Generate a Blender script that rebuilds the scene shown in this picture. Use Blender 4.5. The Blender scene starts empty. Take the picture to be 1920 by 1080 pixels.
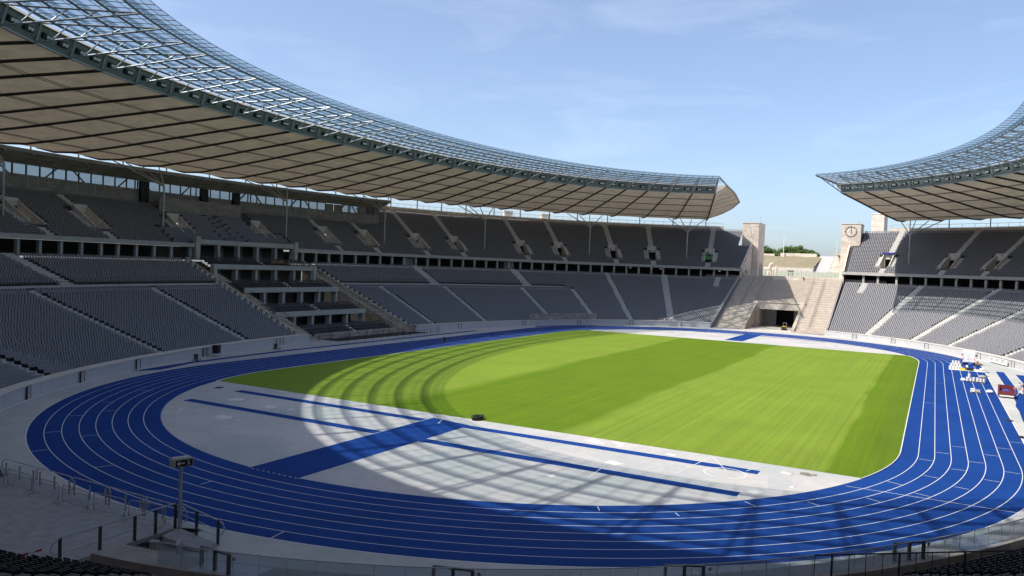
import bpy, math, random
import numpy as np
from mathutils import Vector, Matrix
random.seed(7); rng = np.random.default_rng(7)
R = math.radians
sc = bpy.context.scene
col = sc.collection
# ------------------------------------------------------------------ camera model (fitted to the 400 m track)
F, YAW, PIT, ROL = 1458.95, .497792, -.0291852, -.0392409
CAM = np.array([-117.184, -38.289, 14.734])
def ray(u, v):
    u, v = u-960, v-540
    c, s = math.cos(ROL), math.sin(ROL)
    u, v = c*u-s*v, s*u+c*v
    cp, sp = math.cos(PIT), math.sin(PIT)
    fx, z, l = F*cp+v*sp, F*sp-v*cp, -u
    cy, sy = math.cos(YAW), math.sin(YAW)
    return np.array([fx*cy-l*sy, fx*sy+l*cy, z])
def proj(X):
    d = np.asarray(X, float)-CAM
    cy, sy = math.cos(YAW), math.sin(YAW)
    fx = d[..., 0]*cy+d[..., 1]*sy; l = -d[..., 0]*sy+d[..., 1]*cy
    cp, sp = math.cos(PIT), math.sin(PIT)
    Fw = fx*cp+d[..., 2]*sp; Z = -fx*sp+d[..., 2]*cp
    Fs = np.where(Fw > .1, Fw, .1)
    u = -l/Fs*F; v = -Z/Fs*F
    c, s = math.cos(ROL), math.sin(ROL)
    return 960+c*u+s*v, 540-s*u+c*v, Fw
def inview(X, m=.15):
    u, v, w = proj(X)
    return (w > 1) & (u > -1920*m) & (u < 1920*(1+m)) & (v > -1080*m) & (v < 1080*(1+m))
cd = bpy.data.cameras.new('Camera'); cam = bpy.data.objects.new('Camera', cd); col.objects.link(cam)
cd.sensor_width = 36; cd.lens = 36*F/1920; cd.clip_end = 6000; cd.clip_start = .1
fwd = Vector(ray(960, 540)).normalized()
rgt = (Vector(ray(1960, 540))-Vector(ray(960, 540))).normalized()
up = rgt.cross(fwd)
cam.matrix_world = Matrix(((rgt.x, up.x, -fwd.x, CAM[0]), (rgt.y, up.y, -fwd.y, CAM[1]), (rgt.z, up.z, -fwd.z, CAM[2]), (0, 0, 0, 1)))
sc.camera = cam
# ------------------------------------------------------------------ light and sky
SUN = np.array([-23, 21, 39.2]); SUN = SUN/np.linalg.norm(SUN)
sl = bpy.data.lights.new('Sun', 'SUN'); so = bpy.data.objects.new('Sun', sl); col.objects.link(so)
sl.energy = 4.5; sl.angle = R(.53); sl.color = (1, .945, .86)
so.rotation_euler = Vector(SUN).to_track_quat('Z', 'Y').to_euler()
W = bpy.data.worlds.new('World'); sc.world = W; W.use_nodes = True
nt = W.node_tree; nt.nodes.clear()
def N(t, typ, **kw):
    n = t.nodes.new(typ)
    for k, v in kw.items():
        if k.startswith('i_'): n.inputs[k[2:].replace('_', ' ')].default_value = v
        else: setattr(n, k, v)
    return n
sky = N(nt, 'ShaderNodeTexSky', sky_type='NISHITA', sun_disc=False)
sky.sun_elevation = math.asin(SUN[2]); sky.sun_rotation = math.atan2(SUN[0], SUN[1])
sky.altitude = 60; sky.air_density = .8; sky.dust_density = 2.0; sky.ozone_density = 2.6
tc = N(nt, 'ShaderNodeTexCoord'); mp = N(nt, 'ShaderNodeMapping'); mp.inputs['Scale'].default_value = (1.2, 2.0, 9)
mp.inputs['Rotation'].default_value = (.12, .05, .5)
no = N(nt, 'ShaderNodeTexNoise', i_Scale=2.3, i_Detail=7, i_Roughness=.62, i_Distortion=.6)
cr = N(nt, 'ShaderNodeValToRGB'); cr.color_ramp.elements[0].position = .5; cr.color_ramp.elements[1].position = .86
cr.color_ramp.elements[0].color = (.07, .07, .07, 1); cr.color_ramp.elements[1].color = (.2, .2, .2, 1)
mx = N(nt, 'ShaderNodeMixRGB'); mx.inputs[2].default_value = (7.4, 8.0, 9.0, 1)
bg = N(nt, 'ShaderNodeBackground'); bg.inputs[1].default_value = .15
wo = N(nt, 'ShaderNodeOutputWorld')
L = nt.links.new
L(tc.outputs['Generated'], mp.inputs[0]); L(mp.outputs[0], no.inputs[0]); L(no.outputs[0], cr.inputs[0])
tn = N(nt, 'ShaderNodeMixRGB', blend_type='MULTIPLY'); tn.inputs[0].default_value = 1; tn.inputs[2].default_value = (1.03, 1.045, 1.06, 1); L(sky.outputs[0], tn.inputs[1])
L(cr.outputs[0], mx.inputs[0]); L(tn.outputs[0], mx.inputs[1]); L(mx.outputs[0], bg.inputs[0]); L(bg.outputs[0], wo.inputs[0])
vs = sc.view_settings; vs.view_transform = 'Standard'; vs.look = 'None'; vs.exposure = .4; vs.gamma = 1
sc.cycles.use_denoising = True; sc.cycles.max_bounces = 8; sc.cycles.diffuse_bounces = 4; sc.cycles.transparent_max_bounces = 24
sc.cycles.sample_clamp_indirect = 6
# ------------------------------------------------------------------ materials
def mat(name, c, rough=.7, var=0., scale=1., metal=0., c2=None, spec=.4, bump=0., detail=4, stretch=None):
    m = bpy.data.materials.new(name); m.use_nodes = True; t = m.node_tree; b = t.nodes['Principled BSDF']
    b.inputs['Roughness'].default_value = rough; b.inputs['Metallic'].default_value = metal
    b.inputs['Specular IOR Level'].default_value = spec
    b.inputs['Base Color'].default_value = (*c, 1)
    if var or c2 or bump:
        co = N(t, 'ShaderNodeTexCoord'); nz = N(t, 'ShaderNodeTexNoise', i_Scale=scale, i_Detail=detail, i_Roughness=.6)
        src = co.outputs['Object']
        if stretch:
            mpn = N(t, 'ShaderNodeMapping'); mpn.inputs['Scale'].default_value = stretch; t.links.new(src, mpn.inputs[0]); src = mpn.outputs[0]
        t.links.new(src, nz.inputs[0])
        r = N(t, 'ShaderNodeValToRGB'); r.color_ramp.elements[0].position = .3; r.color_ramp.elements[1].position = .7
        a = c2 or tuple(min(1, x*(1+var)) for x in c); d = c if c2 else tuple(x*(1-var) for x in c)
        r.color_ramp.elements[0].color = (*d, 1); r.color_ramp.elements[1].color = (*a, 1)
        t.links.new(nz.outputs[0], r.inputs[0])
        if var or c2: t.links.new(r.outputs[0], b.inputs['Base Color'])
        if bump:
            bp = N(t, 'ShaderNodeBump', i_Strength=bump, i_Distance=.05); t.links.new(nz.outputs[0], bp.inputs['Height']); t.links.new(bp.outputs[0], b.inputs['Normal'])
    return m
def blocks(m, w=1.5, h=.62):
    t = m.node_tree; b = t.nodes['Principled BSDF']; old = b.inputs['Base Color'].links[0].from_socket
    co = N(t, 'ShaderNodeTexCoord'); sx = N(t, 'ShaderNodeSeparateXYZ'); t.links.new(co.outputs['Object'], sx.inputs[0]); ad = N(t, 'ShaderNodeMath', operation='ADD'); t.links.new(sx.outputs[0], ad.inputs[0]); t.links.new(sx.outputs[1], ad.inputs[1])
    cb = N(t, 'ShaderNodeCombineXYZ'); t.links.new(ad.outputs[0], cb.inputs[0]); t.links.new(sx.outputs[2], cb.inputs[1])
    br = N(t, 'ShaderNodeTexBrick', i_Scale=1.0); br.inputs['Brick Width'].default_value = w; br.inputs['Row Height'].default_value = h; br.inputs['Mortar Size'].default_value = .03
    br.inputs['Color1'].default_value = (1, 1, 1, 1); br.inputs['Color2'].default_value = (.80, .78, .75, 1); br.inputs['Mortar'].default_value = (.55, .52, .48, 1); t.links.new(cb.outputs[0], br.inputs[0])
    mi = N(t, 'ShaderNodeMixRGB', blend_type='MULTIPLY'); mi.inputs[0].default_value = 1; t.links.new(old, mi.inputs[1]); t.links.new(br.outputs[0], mi.inputs[2]); t.links.new(mi.outputs[0], b.inputs['Base Color']); return m
def tmat(name, c, trans):        # coated fabric that lets part of the light through
    m = bpy.data.materials.new(name); m.use_nodes = True; t = m.node_tree; t.nodes.remove(t.nodes['Principled BSDF'])
    d = N(t, 'ShaderNodeBsdfDiffuse'); tr = N(t, 'ShaderNodeBsdfTranslucent'); mi = N(t, 'ShaderNodeMixShader')
    co = N(t, 'ShaderNodeTexCoord'); nz = N(t, 'ShaderNodeTexNoise', i_Scale=.35, i_Detail=5, i_Roughness=.65)
    r = N(t, 'ShaderNodeValToRGB'); r.color_ramp.elements[0].position = .3; r.color_ramp.elements[1].position = .72
    r.color_ramp.elements[0].color = (*[x*.78 for x in c], 1); r.color_ramp.elements[1].color = (*[min(1, x*1.1) for x in c], 1)
    t.links.new(co.outputs['Object'], nz.inputs[0]); t.links.new(nz.outputs[0], r.inputs[0])
    t.links.new(r.outputs[0], d.inputs[0]); t.links.new(r.outputs[0], tr.inputs[0]); mi.inputs[0].default_value = trans
    t.links.new(d.outputs[0], mi.inputs[1]); t.links.new(tr.outputs[0], mi.inputs[2]); t.links.new(mi.outputs[0], t.nodes['Material Output'].inputs[0])
    return m
def gmat(name, c, clear, rough=.03, gl=(.9, .95, 1)):      # thin pane: clear share plus reflection and a tinted body
    m = bpy.data.materials.new(name); m.use_nodes = True; t = m.node_tree; b = t.nodes['Principled BSDF']
    b.inputs['Base Color'].default_value = (*c, 1); b.inputs['Roughness'].default_value = rough; b.inputs['Specular IOR Level'].default_value = .5
    tr = N(t, 'ShaderNodeBsdfTransparent'); tr.inputs[0].default_value = (*gl, 1); mi = N(t, 'ShaderNodeMixShader'); mi.inputs[0].default_value = clear
    t.links.new(b.outputs[0], mi.inputs[1]); t.links.new(tr.outputs[0], mi.inputs[2]); t.links.new(mi.outputs[0], t.nodes['Material Output'].inputs[0])
    return m
M = dict(
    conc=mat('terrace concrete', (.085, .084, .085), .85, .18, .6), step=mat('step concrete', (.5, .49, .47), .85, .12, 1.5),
    stone=mat('limestone', (.60, .52, .445), .85, .0, .55, c2=(.78, .71, .63), bump=.3), stonedark=mat('weathered stone', (.46, .40, .34), .9, .22, .4),
    stair2=mat('kerb stone', (.74, .67, .59), .85, .1, .8), stair=mat('stair stone', (.47, .41, .35), .85, .14, .8), fasc=mat('fascia concrete', (.42, .41, .39), .8, .1, .7),
    seat=mat('grey seat plastic', (.22, .222, .24), .45, .1, 60), darkseat=mat('black and shaded seat plastic', (.05, .05, .055), .4),  # black for tribune seats, and as painted deep shade on the corner seats
    wall=mat('painted wall', (.47, .475, .48), .7, .06, .5), dark=mat('dark metal', (.035, .037, .04), .5), black=mat('black', (.012, .012, .014), .6),
    steel=mat('galvanised steel', (.40, .42, .45), .38, .05, 3, metal=.35), bsteel=mat('blue grey steel', (.23, .26, .31), .4, metal=.3),
    chord=mat('dark chord steel', (.05, .047, .045), .6), ring=mat('grey green panel', (.19, .225, .225), .5, .12, 1.2),
    lamp=mat('lamp glass', (.85, .86, .88), .2), white=mat('white paint', (.72, .72, .71), .6), rail=mat('railing steel', (.36, .37, .38), .4, metal=.4),
    deck=mat('deck asphalt', (.30, .30, .31), .9, .16, 2.2), apron=None, red=mat('red paint', (.55, .03, .03), .5), shadecap=mat('shaded cap stone', (.30, .275, .26), .85, .2, 1.1), cap=mat('cap stone', (.58, .54, .5), .85, .15, 1.3),
    soffit=tmat('roof membrane', (.74, .66, .55), .34), skin=tmat('roof upper membrane', (.74, .71, .65), .30),
    glass=gmat('roof glass', (.22, .33, .38), .74, .06, (.88, .95, .97)), frit=gmat('fritted glass', (.26, .33, .37), .45, .2, (.86, .94, .97)), window=gmat('window glass', (.06, .09, .13), .55), balu=gmat('balustrade glass', (.5, .56, .58), .72),
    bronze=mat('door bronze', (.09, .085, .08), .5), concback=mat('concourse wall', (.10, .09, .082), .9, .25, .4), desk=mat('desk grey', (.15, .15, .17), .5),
    skinp=mat('skin', (.52, .29, .19), .6), hair=mat('hair', (.04, .025, .015), .7), blue=mat('blue cloth', (.03, .07, .25), .8), navy=mat('navy cloth', (.02, .025, .07), .8),
    khaki=mat('khaki cloth', (.20, .15, .09), .8), maroon=mat('maroon metal', (.16, .03, .035), .5), yellow=mat('yellow', (.75, .55, .02), .5), orange=mat('cloth orange', (.6, .2, .06), .7),
    granule=mat('blue granulate', (.02, .07, .33), .9, .25, 9), panel=mat('grey panel', (.27, .27, .29), .7), beige=mat('press panel', (.30, .285, .265), .8, .12, .5), tarp=mat('green tarp', (.03, .045, .035), .8),
    rubber=mat('rubber', (.02, .02, .02), .8), grey=mat('mid grey', (.3, .3, .31), .6), pallet=mat('pallet wood', (.42, .31, .2), .8), bluetarp=mat('blue tarp', (.02, .03, .3), .6), bark=mat('bark', (.09, .065, .045), .9))
for k in ('stone', 'stonedark', 'beige'): blocks(M[k])
# ------------------------------------------------------------------ mesh builder
class MB:
    def __init__(s): s.v, s.f, s.m = [], [], []
    def add(s, vs, fs, mi=0):
        o = len(s.v); s.v += [tuple(map(float, p)) for p in vs]; s.f += [tuple(i+o for i in f) for f in fs]; s.m += [mi]*len(fs)
    def quad(s, a, b, c, d, mi=0): s.add((a, b, c, d), ((0, 1, 2, 3),), mi)
    def box(s, c, d, rz=0, mi=0, tilt=None):
        x, y, z = d[0]/2, d[1]/2, d[2]/2
        p = [Vector((i*x, j*y, k*z)) for k in (-1, 1) for j in (-1, 1) for i in (-1, 1)]
        m = Matrix.Rotation(rz, 3, 'Z')
        if tilt: m = m @ Matrix.Rotation(tilt[1], 3, tilt[0])
        s.add([m @ q+Vector(c) for q in p], ((0, 2, 3, 1), (4, 5, 7, 6), (0, 1, 5, 4), (2, 6, 7, 3), (0, 4, 6, 2), (1, 3, 7, 5)), mi)
    def b2(s, x0, x1, y0, y1, z0, z1, mi=0): s.box(((x0+x1)/2, (y0+y1)/2, (z0+z1)/2), (x1-x0, y1-y0, z1-z0), 0, mi)
    def tube(s, a, b, r, n=6, r2=None, mi=0, caps=True):
        a, b = Vector(a), Vector(b); d = b-a
        if d.length < 1e-6: return
        q = d.to_track_quat('Z', 'Y'); r2 = r if r2 is None else r2
        vs = [a+q @ Vector((math.cos(2*math.pi*i/n)*r, math.sin(2*math.pi*i/n)*r, 0)) for i in range(n)]
        vs += [b+q @ Vector((math.cos(2*math.pi*i/n)*r2, math.sin(2*math.pi*i/n)*r2, 0)) for i in range(n)]
        fs = [(i, (i+1) % n, n+(i+1) % n, n+i) for i in range(n)]
        if caps: fs += [tuple(range(n-1, -1, -1)), tuple(range(n, 2*n))]
        s.add(vs, fs, mi)
    def path(s, P, r, n=6, mi=0):
        for a, b in zip(P[:-1], P[1:]): s.tube(a, b, r, n, mi=mi)
    def grid(s, G, mi=0, flip=False):
        G = np.asarray(G); a, b = G.shape[:2]; o = len(s.v); s.v += [tuple(p) for p in G.reshape(-1, 3).tolist()]
        for i in range(a-1):
            for j in range(b-1):
                q = (o+i*b+j, o+(i+1)*b+j, o+(i+1)*b+j+1, o+i*b+j+1); s.f.append(q[::-1] if flip else q); s.m.append(mi)
    def prism(s, P, z0, z1, mi=0):
        n = len(P); vs = [(x, y, z0) for x, y in P]+[(x, y, z1) for x, y in P]
        s.add(vs, [tuple(range(n-1, -1, -1)), tuple(range(n, 2*n))]+[(i, (i+1) % n, n+(i+1) % n, n+i) for i in range(n)], mi)
    def sheet(s, P, z, mi=0): s.add([(x, y, z) for x, y in P], (tuple(range(len(P))),), mi)
    def mesh(s, name, mats, off=None, smooth=False):
        me = bpy.data.meshes.new(name); v = s.v
        if off is not None: v = [(a-off[0], b-off[1], c-off[2]) for a, b, c in v]
        me.from_pydata(v, [], s.f)
        for m in (mats if isinstance(mats, (list, tuple)) else [mats]): me.materials.append(M[m] if isinstance(m, str) else m)
        if any(s.m): me.polygons.foreach_set('material_index', s.m)
        if smooth: me.polygons.foreach_set('use_smooth', [True]*len(me.polygons))
        me.update(); return me
    def build(s, name, mats, parent=None, smooth=False, local=False):
        off = None if (parent is None or local) else WL(parent)
        o = bpy.data.objects.new(name, s.mesh(name, mats, off, smooth)); col.objects.link(o)
        if parent is not None: o.parent = parent
        return o
def WL(o):
    l = Vector((0, 0, 0))
    while o is not None: l = l+o.location; o = o.parent
    return l
def tag(o, label, cat, group=None):
    o['label'] = label; o['category'] = cat
    if group: o['group'] = group
    return o
def thing(name, label, cat, loc=(0, 0, 0), rz=0, group=None):
    o = bpy.data.objects.new(name, None); col.objects.link(o); o.location = loc; o.rotation_euler = (0, 0, rz); o.empty_display_size = .3
    return tag(o, label, cat, group)
def dup(root, loc, rz, label=None, group=None):
    r = root.copy(); col.objects.link(r); r.location = loc; r.rotation_euler = (0, 0, rz)
    if label: r['label'] = label
    if group: r['group'] = group
    for ch in list(root.children):
        c = ch.copy(); col.objects.link(c); c.parent = r
        for g in ch.children:
            d = g.copy(); col.objects.link(d); d.parent = c
    return r
def struct(o, kind='structure'): o['kind'] = kind; return o
def text(body, size, loc, rot, m, parent, name='lettering', ext=.01):
    c = bpy.data.curves.new(name, 'FONT'); c.body = body; c.size = size; c.extrude = ext; c.align_x = 'CENTER'; c.align_y = 'CENTER'; c.materials.append(M[m])
    tmp = bpy.data.objects.new('tmp', c); col.objects.link(tmp); me = bpy.data.meshes.new_from_object(tmp.evaluated_get(bpy.context.evaluated_depsgraph_get())); bpy.data.objects.remove(tmp)
    o = bpy.data.objects.new(name, me); col.objects.link(o)
    if parent is not None:
        o.parent = parent; loc = Vector(loc)-WL(parent)
    o.location = loc; o.rotation_euler = rot
    return o
# ------------------------------------------------------------------ plan of the bowl: offsets of one oval (D = metres outward from the pitch wall)
A_, B_, NN = 95.5, 57.6, 2.12
tt = np.linspace(0, 2*np.pi, 6000, endpoint=False); cc, ss = np.cos(tt), np.sin(tt)
rr = (np.abs(cc/A_)**NN+np.abs(ss/B_)**NN)**(-1/NN); EX, EY = rr*cc, rr*ss
ES = np.concatenate([[0], np.cumsum(np.hypot(np.diff(EX), np.diff(EY)))]); PER = ES[-1]+math.hypot(EX[0]-EX[-1], EY[0]-EY[-1])
gx = np.sign(EX)*np.abs(EX/A_)**(NN-1)/A_; gy = np.sign(EY)*np.abs(EY/B_)**(NN-1)/B_; gl_ = np.hypot(gx, gy); NX, NY = gx/gl_, gy/gl_
Q4 = PER/4
def wrapi(s, arr): return np.interp(np.mod(s, PER), np.append(ES, PER), np.append(arr, arr[0]))
def fold(s, a, b):
    s = np.mod(s, PER); q = np.where(s < Q4, s, np.where(s < 2*Q4, 2*Q4-s, np.where(s < 3*Q4, s-2*Q4, PER-s)))
    p = np.interp(q, a, b)
    return np.where(s < Q4, p, np.where(s < 2*Q4, 180-p, np.where(s < 3*Q4, 180+p, 360-p)))
FAN = ([0, 14.7, 20.5, 26.4, 32.3, 38.2, 50, 62, 73.7, 98, 123.34], [0, 17, 22.8, 28.5, 34, 39, 48, 56, 62.5, 76.5, 90])
STD = ([0, 14.6, 20.5, 26.4, 38.2, 50, 62, 73.7, 98, 106.8, 123.34], [0, 0, 15, 24, 38, 48, 56, 62.5, 79, 90, 90])
def pos(s, D, fan=STD):
    s = np.atleast_1d(np.asarray(s, float)); D = np.broadcast_to(np.asarray(D, float), s.shape)
    x0, y0 = wrapi(s, EX), wrapi(s, EY); ph = np.radians(fold(s, *fan)); dx, dy = np.cos(ph), np.sin(ph)
    q = s.copy()
    def err(q):
        X = wrapi(q, EX)+D*wrapi(q, NX)-x0; Y = wrapi(q, EY)+D*wrapi(q, NY)-y0
        return dx*Y-dy*X
    for _ in range(8):
        e = err(q); de = (err(q+.05)-e)/.05; q = q-e/np.where(np.abs(de) < .2, .2, de)
    return wrapi(q, EX)+D*wrapi(q, NX), wrapi(q, EY)+D*wrapi(q, NY)
def P3(s, D, z, fan=STD):
    x, y = pos(s, D, fan); return np.stack([x, y, np.broadcast_to(z, x.shape)], -1)
SG = np.arange(0, PER, .25)
_c = {}
def find_s(x, y, D, fan=STD):
    k = (round(D, 2), id(fan))
    if k not in _c: _c[k] = pos(SG, np.full_like(SG, D), fan)
    X, Y = _c[k]; return float(SG[np.argmin((X-x)**2+(Y-y)**2)])
def dout(s, D):       # outward direction at s
    a = pos(s, D); b = pos(s, D+.5); d = np.array([float(b[0][0]-a[0][0]), float(b[1][0]-a[1][0])]); return d/np.linalg.norm(d)
def yoff(x, D):       # north side of nothing: the y>0 branch of offset D at plan x
    X = EX+D*NX; Y = EY+D*NY; k = Y > 0; X, Y = X[k], Y[k]; o = np.argsort(X); return np.interp(x, X[o], Y[o])
def dist0(x, y): return float(np.hypot(EX-x, EY-y).min())
ZL = lambda D: .6+np.floor((np.asarray(D)-1.05)/.735)*.31
ZLs = lambda D: .6+(D-1.05)/.735*.31
ZU = lambda D: 16.2+np.floor((np.asarray(D)-32.9)/.725)*.428
ZUs = lambda D: 16.2+(D-32.9)/.725*.428
NL, NU = 41, 31
DCON, DLIP, DTOP = 1.05+NL*.735, 32.5, 32.9+NU*.725
# ------------------------------------------------------------------ ground, track, pitch, markings
def apron_mat():
    m = mat('apron coating', (.47, .465, .45), .85, 0, .5); t = m.node_tree; b = t.nodes['Principled BSDF']
    co = N(t, 'ShaderNodeTexCoord'); n1 = N(t, 'ShaderNodeTexNoise', i_Scale=.09, i_Detail=6, i_Roughness=.6); n2 = N(t, 'ShaderNodeTexNoise', i_Scale=1.3, i_Detail=6, i_Roughness=.7)
    r1 = N(t, 'ShaderNodeValToRGB'); r1.color_ramp.elements[0].position = .42; r1.color_ramp.elements[1].position = .58
    r1.color_ramp.elements[0].color = (.41, .425, .415, 1); r1.color_ramp.elements[1].color = (.52, .49, .478, 1)
    mi = N(t, 'ShaderNodeMixRGB', blend_type='MULTIPLY'); mi.inputs[0].default_value = 1
    r2 = N(t, 'ShaderNodeValToRGB'); r2.color_ramp.elements[0].position = .25; r2.color_ramp.elements[1].position = .6; r2.color_ramp.elements[0].color = (.86, .86, .87, 1)
    for n in (n1, n2): t.links.new(co.outputs['Object'], n.inputs[0])
    t.links.new(n1.outputs[0], r1.inputs[0]); t.links.new(n2.outputs[0], r2.inputs[0]); t.links.new(r1.outputs[0], mi.inputs[1]); t.links.new(r2.outputs[0], mi.inputs[2]); t.links.new(mi.outputs[0], b.inputs['Base Color'])
    return m
M['apron'] = apron_mat()
M['apron2'] = mat('grey repair coating', (.41, .415, .42), .85, .07, .8)
M['patch'] = mat('fresh white coating', (.62, .61, .58), .8, .06, 2)
def track_mat():
    m = mat('blue track', (.03, .1, .42), .8); t = m.node_tree; b = t.nodes['Principled BSDF']; b.inputs['Roughness'].default_value = .8; b.inputs['Specular IOR Level'].default_value = .12
    co = N(t, 'ShaderNodeTexCoord'); n1 = N(t, 'ShaderNodeTexNoise', i_Scale=.16, i_Detail=9, i_Roughness=.7); n2 = N(t, 'ShaderNodeTexNoise', i_Scale=6., i_Detail=6, i_Roughness=.7)
    r1 = N(t, 'ShaderNodeValToRGB'); r1.color_ramp.elements[0].position = .3; r1.color_ramp.elements[1].position = .75
    r1.color_ramp.elements[0].color = (.006, .041, .205, 1); r1.color_ramp.elements[1].color = (.0095, .060, .272, 1)
    r2 = N(t, 'ShaderNodeValToRGB'); r2.color_ramp.elements[0].position = .2; r2.color_ramp.elements[1].position = .7; r2.color_ramp.elements[0].color = (.72, .72, .74, 1)
    mi = N(t, 'ShaderNodeMixRGB', blend_type='MULTIPLY'); mi.inputs[0].default_value = 1
    for n in (n1, n2): t.links.new(co.outputs['Object'], n.inputs[0])
    t.links.new(n1.outputs[0], r1.inputs[0]); t.links.new(n2.outputs[0], r2.inputs[0]); t.links.new(r1.outputs[0], mi.inputs[1]); t.links.new(r2.outputs[0], mi.inputs[2]); t.links.new(mi.outputs[0], b.inputs['Base Color'])
    return m
M['track'] = track_mat()
def grass_mat():
    m = mat('mown grass', (.1, .2, .02), .9); t = m.node_tree; b = t.nodes['Principled BSDF']; b.inputs['Specular IOR Level'].default_value = .15
    co = N(t, 'ShaderNodeTexCoord'); sx = N(t, 'ShaderNodeSeparateXYZ'); t.links.new(co.outputs['Object'], sx.inputs[0])
    nb = N(t, 'ShaderNodeTexNoise', i_Scale=.05, i_Detail=3); t.links.new(co.outputs['Object'], nb.inputs[0])
    def math_(op, a, bb=None):
        n = N(t, 'ShaderNodeMath', operation=op)
        for i, v in enumerate((a, bb)):
            if v is None: continue
            if hasattr(v, 'is_linked') or hasattr(v, 'links'): t.links.new(v, n.inputs[i])
            else: n.inputs[i].default_value = v
        return n.outputs[0]
    wob = math_('MULTIPLY', math_('SUBTRACT', nb.outputs[0], .5), 3.0)
    y = math_('ADD', sx.outputs[1], wob)
    mr = N(t, 'ShaderNodeMapRange'); mr.inputs[1].default_value = -40; mr.inputs[2].default_value = 40; t.links.new(y, mr.inputs[0])
    rb = N(t, 'ShaderNodeValToRGB'); rb.color_ramp.interpolation = 'LINEAR'; e = rb.color_ramp.elements
    def st(yv, c):
        el = e.new((yv+40)/80); el.color = (*c, 1)
    lo, hi, dk = (.120, .205, .008), (.195, .285, .032), (.110, .188, .009)
    e[0].color = (*dk, 1); e[1].color = (*hi, 1)
    for yv, c in ((-34.5, dk), (-34.2, lo), (-31.8, lo), (-31.4, hi), (-10.2, hi), (-9.2, lo), (9.8, lo), (11.2, hi)): st(yv, c)
    t.links.new(mr.outputs[0], rb.inputs[0])
    # fine mower passes along the pitch, plus blade mottling
    mpn = N(t, 'ShaderNodeMapping'); mpn.inputs['Scale'].default_value = (.008, 1.7, 1); t.links.new(co.outputs['Object'], mpn.inputs[0])
    ns = N(t, 'ShaderNodeTexNoise', i_Scale=1.3, i_Detail=6, i_Roughness=.7); t.links.new(mpn.outputs[0], ns.inputs[0])
    n3 = N(t, 'ShaderNodeTexNoise', i_Scale=5, i_Detail=6, i_Roughness=.75); t.links.new(co.outputs['Object'], n3.inputs[0])
    n4 = N(t, 'ShaderNodeTexNoise', i_Scale=.12, i_Detail=5, i_Roughness=.6); t.links.new(co.outputs['Object'], n4.inputs[0])
    out = rb.outputs[0]
    for n, a, lo_, hi_ in ((ns, .82, .36, .66), (n3, .66, .25, .68), (n4, .9, .3, .7)):
        r = N(t, 'ShaderNodeValToRGB'); r.color_ramp.elements[0].position = lo_; r.color_ramp.elements[1].position = hi_
        r.color_ramp.elements[0].color = (a, a, a, 1); r.color_ramp.elements[1].color = (1.06, 1.06, 1.0, 1); t.links.new(n.outputs[0], r.inputs[0])
        mi = N(t, 'ShaderNodeMixRGB', blend_type='MULTIPLY'); mi.inputs[0].default_value = 1; t.links.new(out, mi.inputs[1]); t.links.new(r.outputs[0], mi.inputs[2]); out = mi.outputs[0]
    t.links.new(out, b.inputs['Base Color'])
    bp = N(t, 'ShaderNodeBump', i_Strength=.35, i_Distance=.06); n5 = N(t, 'ShaderNodeTexNoise', i_Scale=14, i_Detail=3); t.links.new(co.outputs['Object'], n5.inputs[0]); t.links.new(n5.outputs[0], bp.inputs['Height']); t.links.new(bp.outputs[0], b.inputs['Normal'])
    return m
M['grass'] = grass_mat()
M['outer'] = mat('outer ground', (.22, .20, .16), .95, .2, .05); M['dry'] = mat('dry grass bank', (.215, .18, .105), .95, .0, .09, c2=(.265, .225, .14), detail=8)
LS, RI, WL_ = 42.195, 36.5, 1.22
def oval(off, n=96):
    r = RI+off; P = [(LS+r*math.cos(a), r*math.sin(a)) for a in np.linspace(-math.pi/2, math.pi/2, n)]
    return P+[(-x, -y) for x, y in P]
def ringsheet(mb, o0, o1, z, n=96, seg=None):
    a, b = oval(o0, n), oval(o1, n); k = len(a)
    for i in range(k): mb.quad((*a[i], z), (*b[i], z), (*b[(i+1) % k], z), (*a[(i+1) % k], z))
# infield ground (inside the pitch wall) and the higher ground outside the stadium
mb = MB(); n = 400; th = np.linspace(0, PER, n, endpoint=False)
p = pos(th, 1.5); mb.sheet(list(zip(p[0].tolist(), p[1].tolist())), 0.0); struct(mb.build('infield', 'apron'))
mb = MB(); a = pos(th, 46); rad = 2600
for i in range(n):
    j = (i+1) % n
    def far(k): v = np.array([a[0][k], a[1][k]]); v = v/np.linalg.norm(v)*rad; return (v[0], v[1], 13.25)
    mb.quad((a[0][i], a[1][i], 13.25), far(i), far(j), (a[0][j], a[1][j], 13.25))
struct(mb.build('ground', 'outer'))
mb = MB(); ringsheet(mb, -.16, 8*WL_, .004, 128); struct(mb.build('running_track', 'track'))
mb = MB()
for k in range(1, 8): ringsheet(mb, k*WL_-.025, k*WL_+.025, .008, 128)
ringsheet(mb, 8*WL_-.05, 8*WL_+.02, .008, 128)
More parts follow.
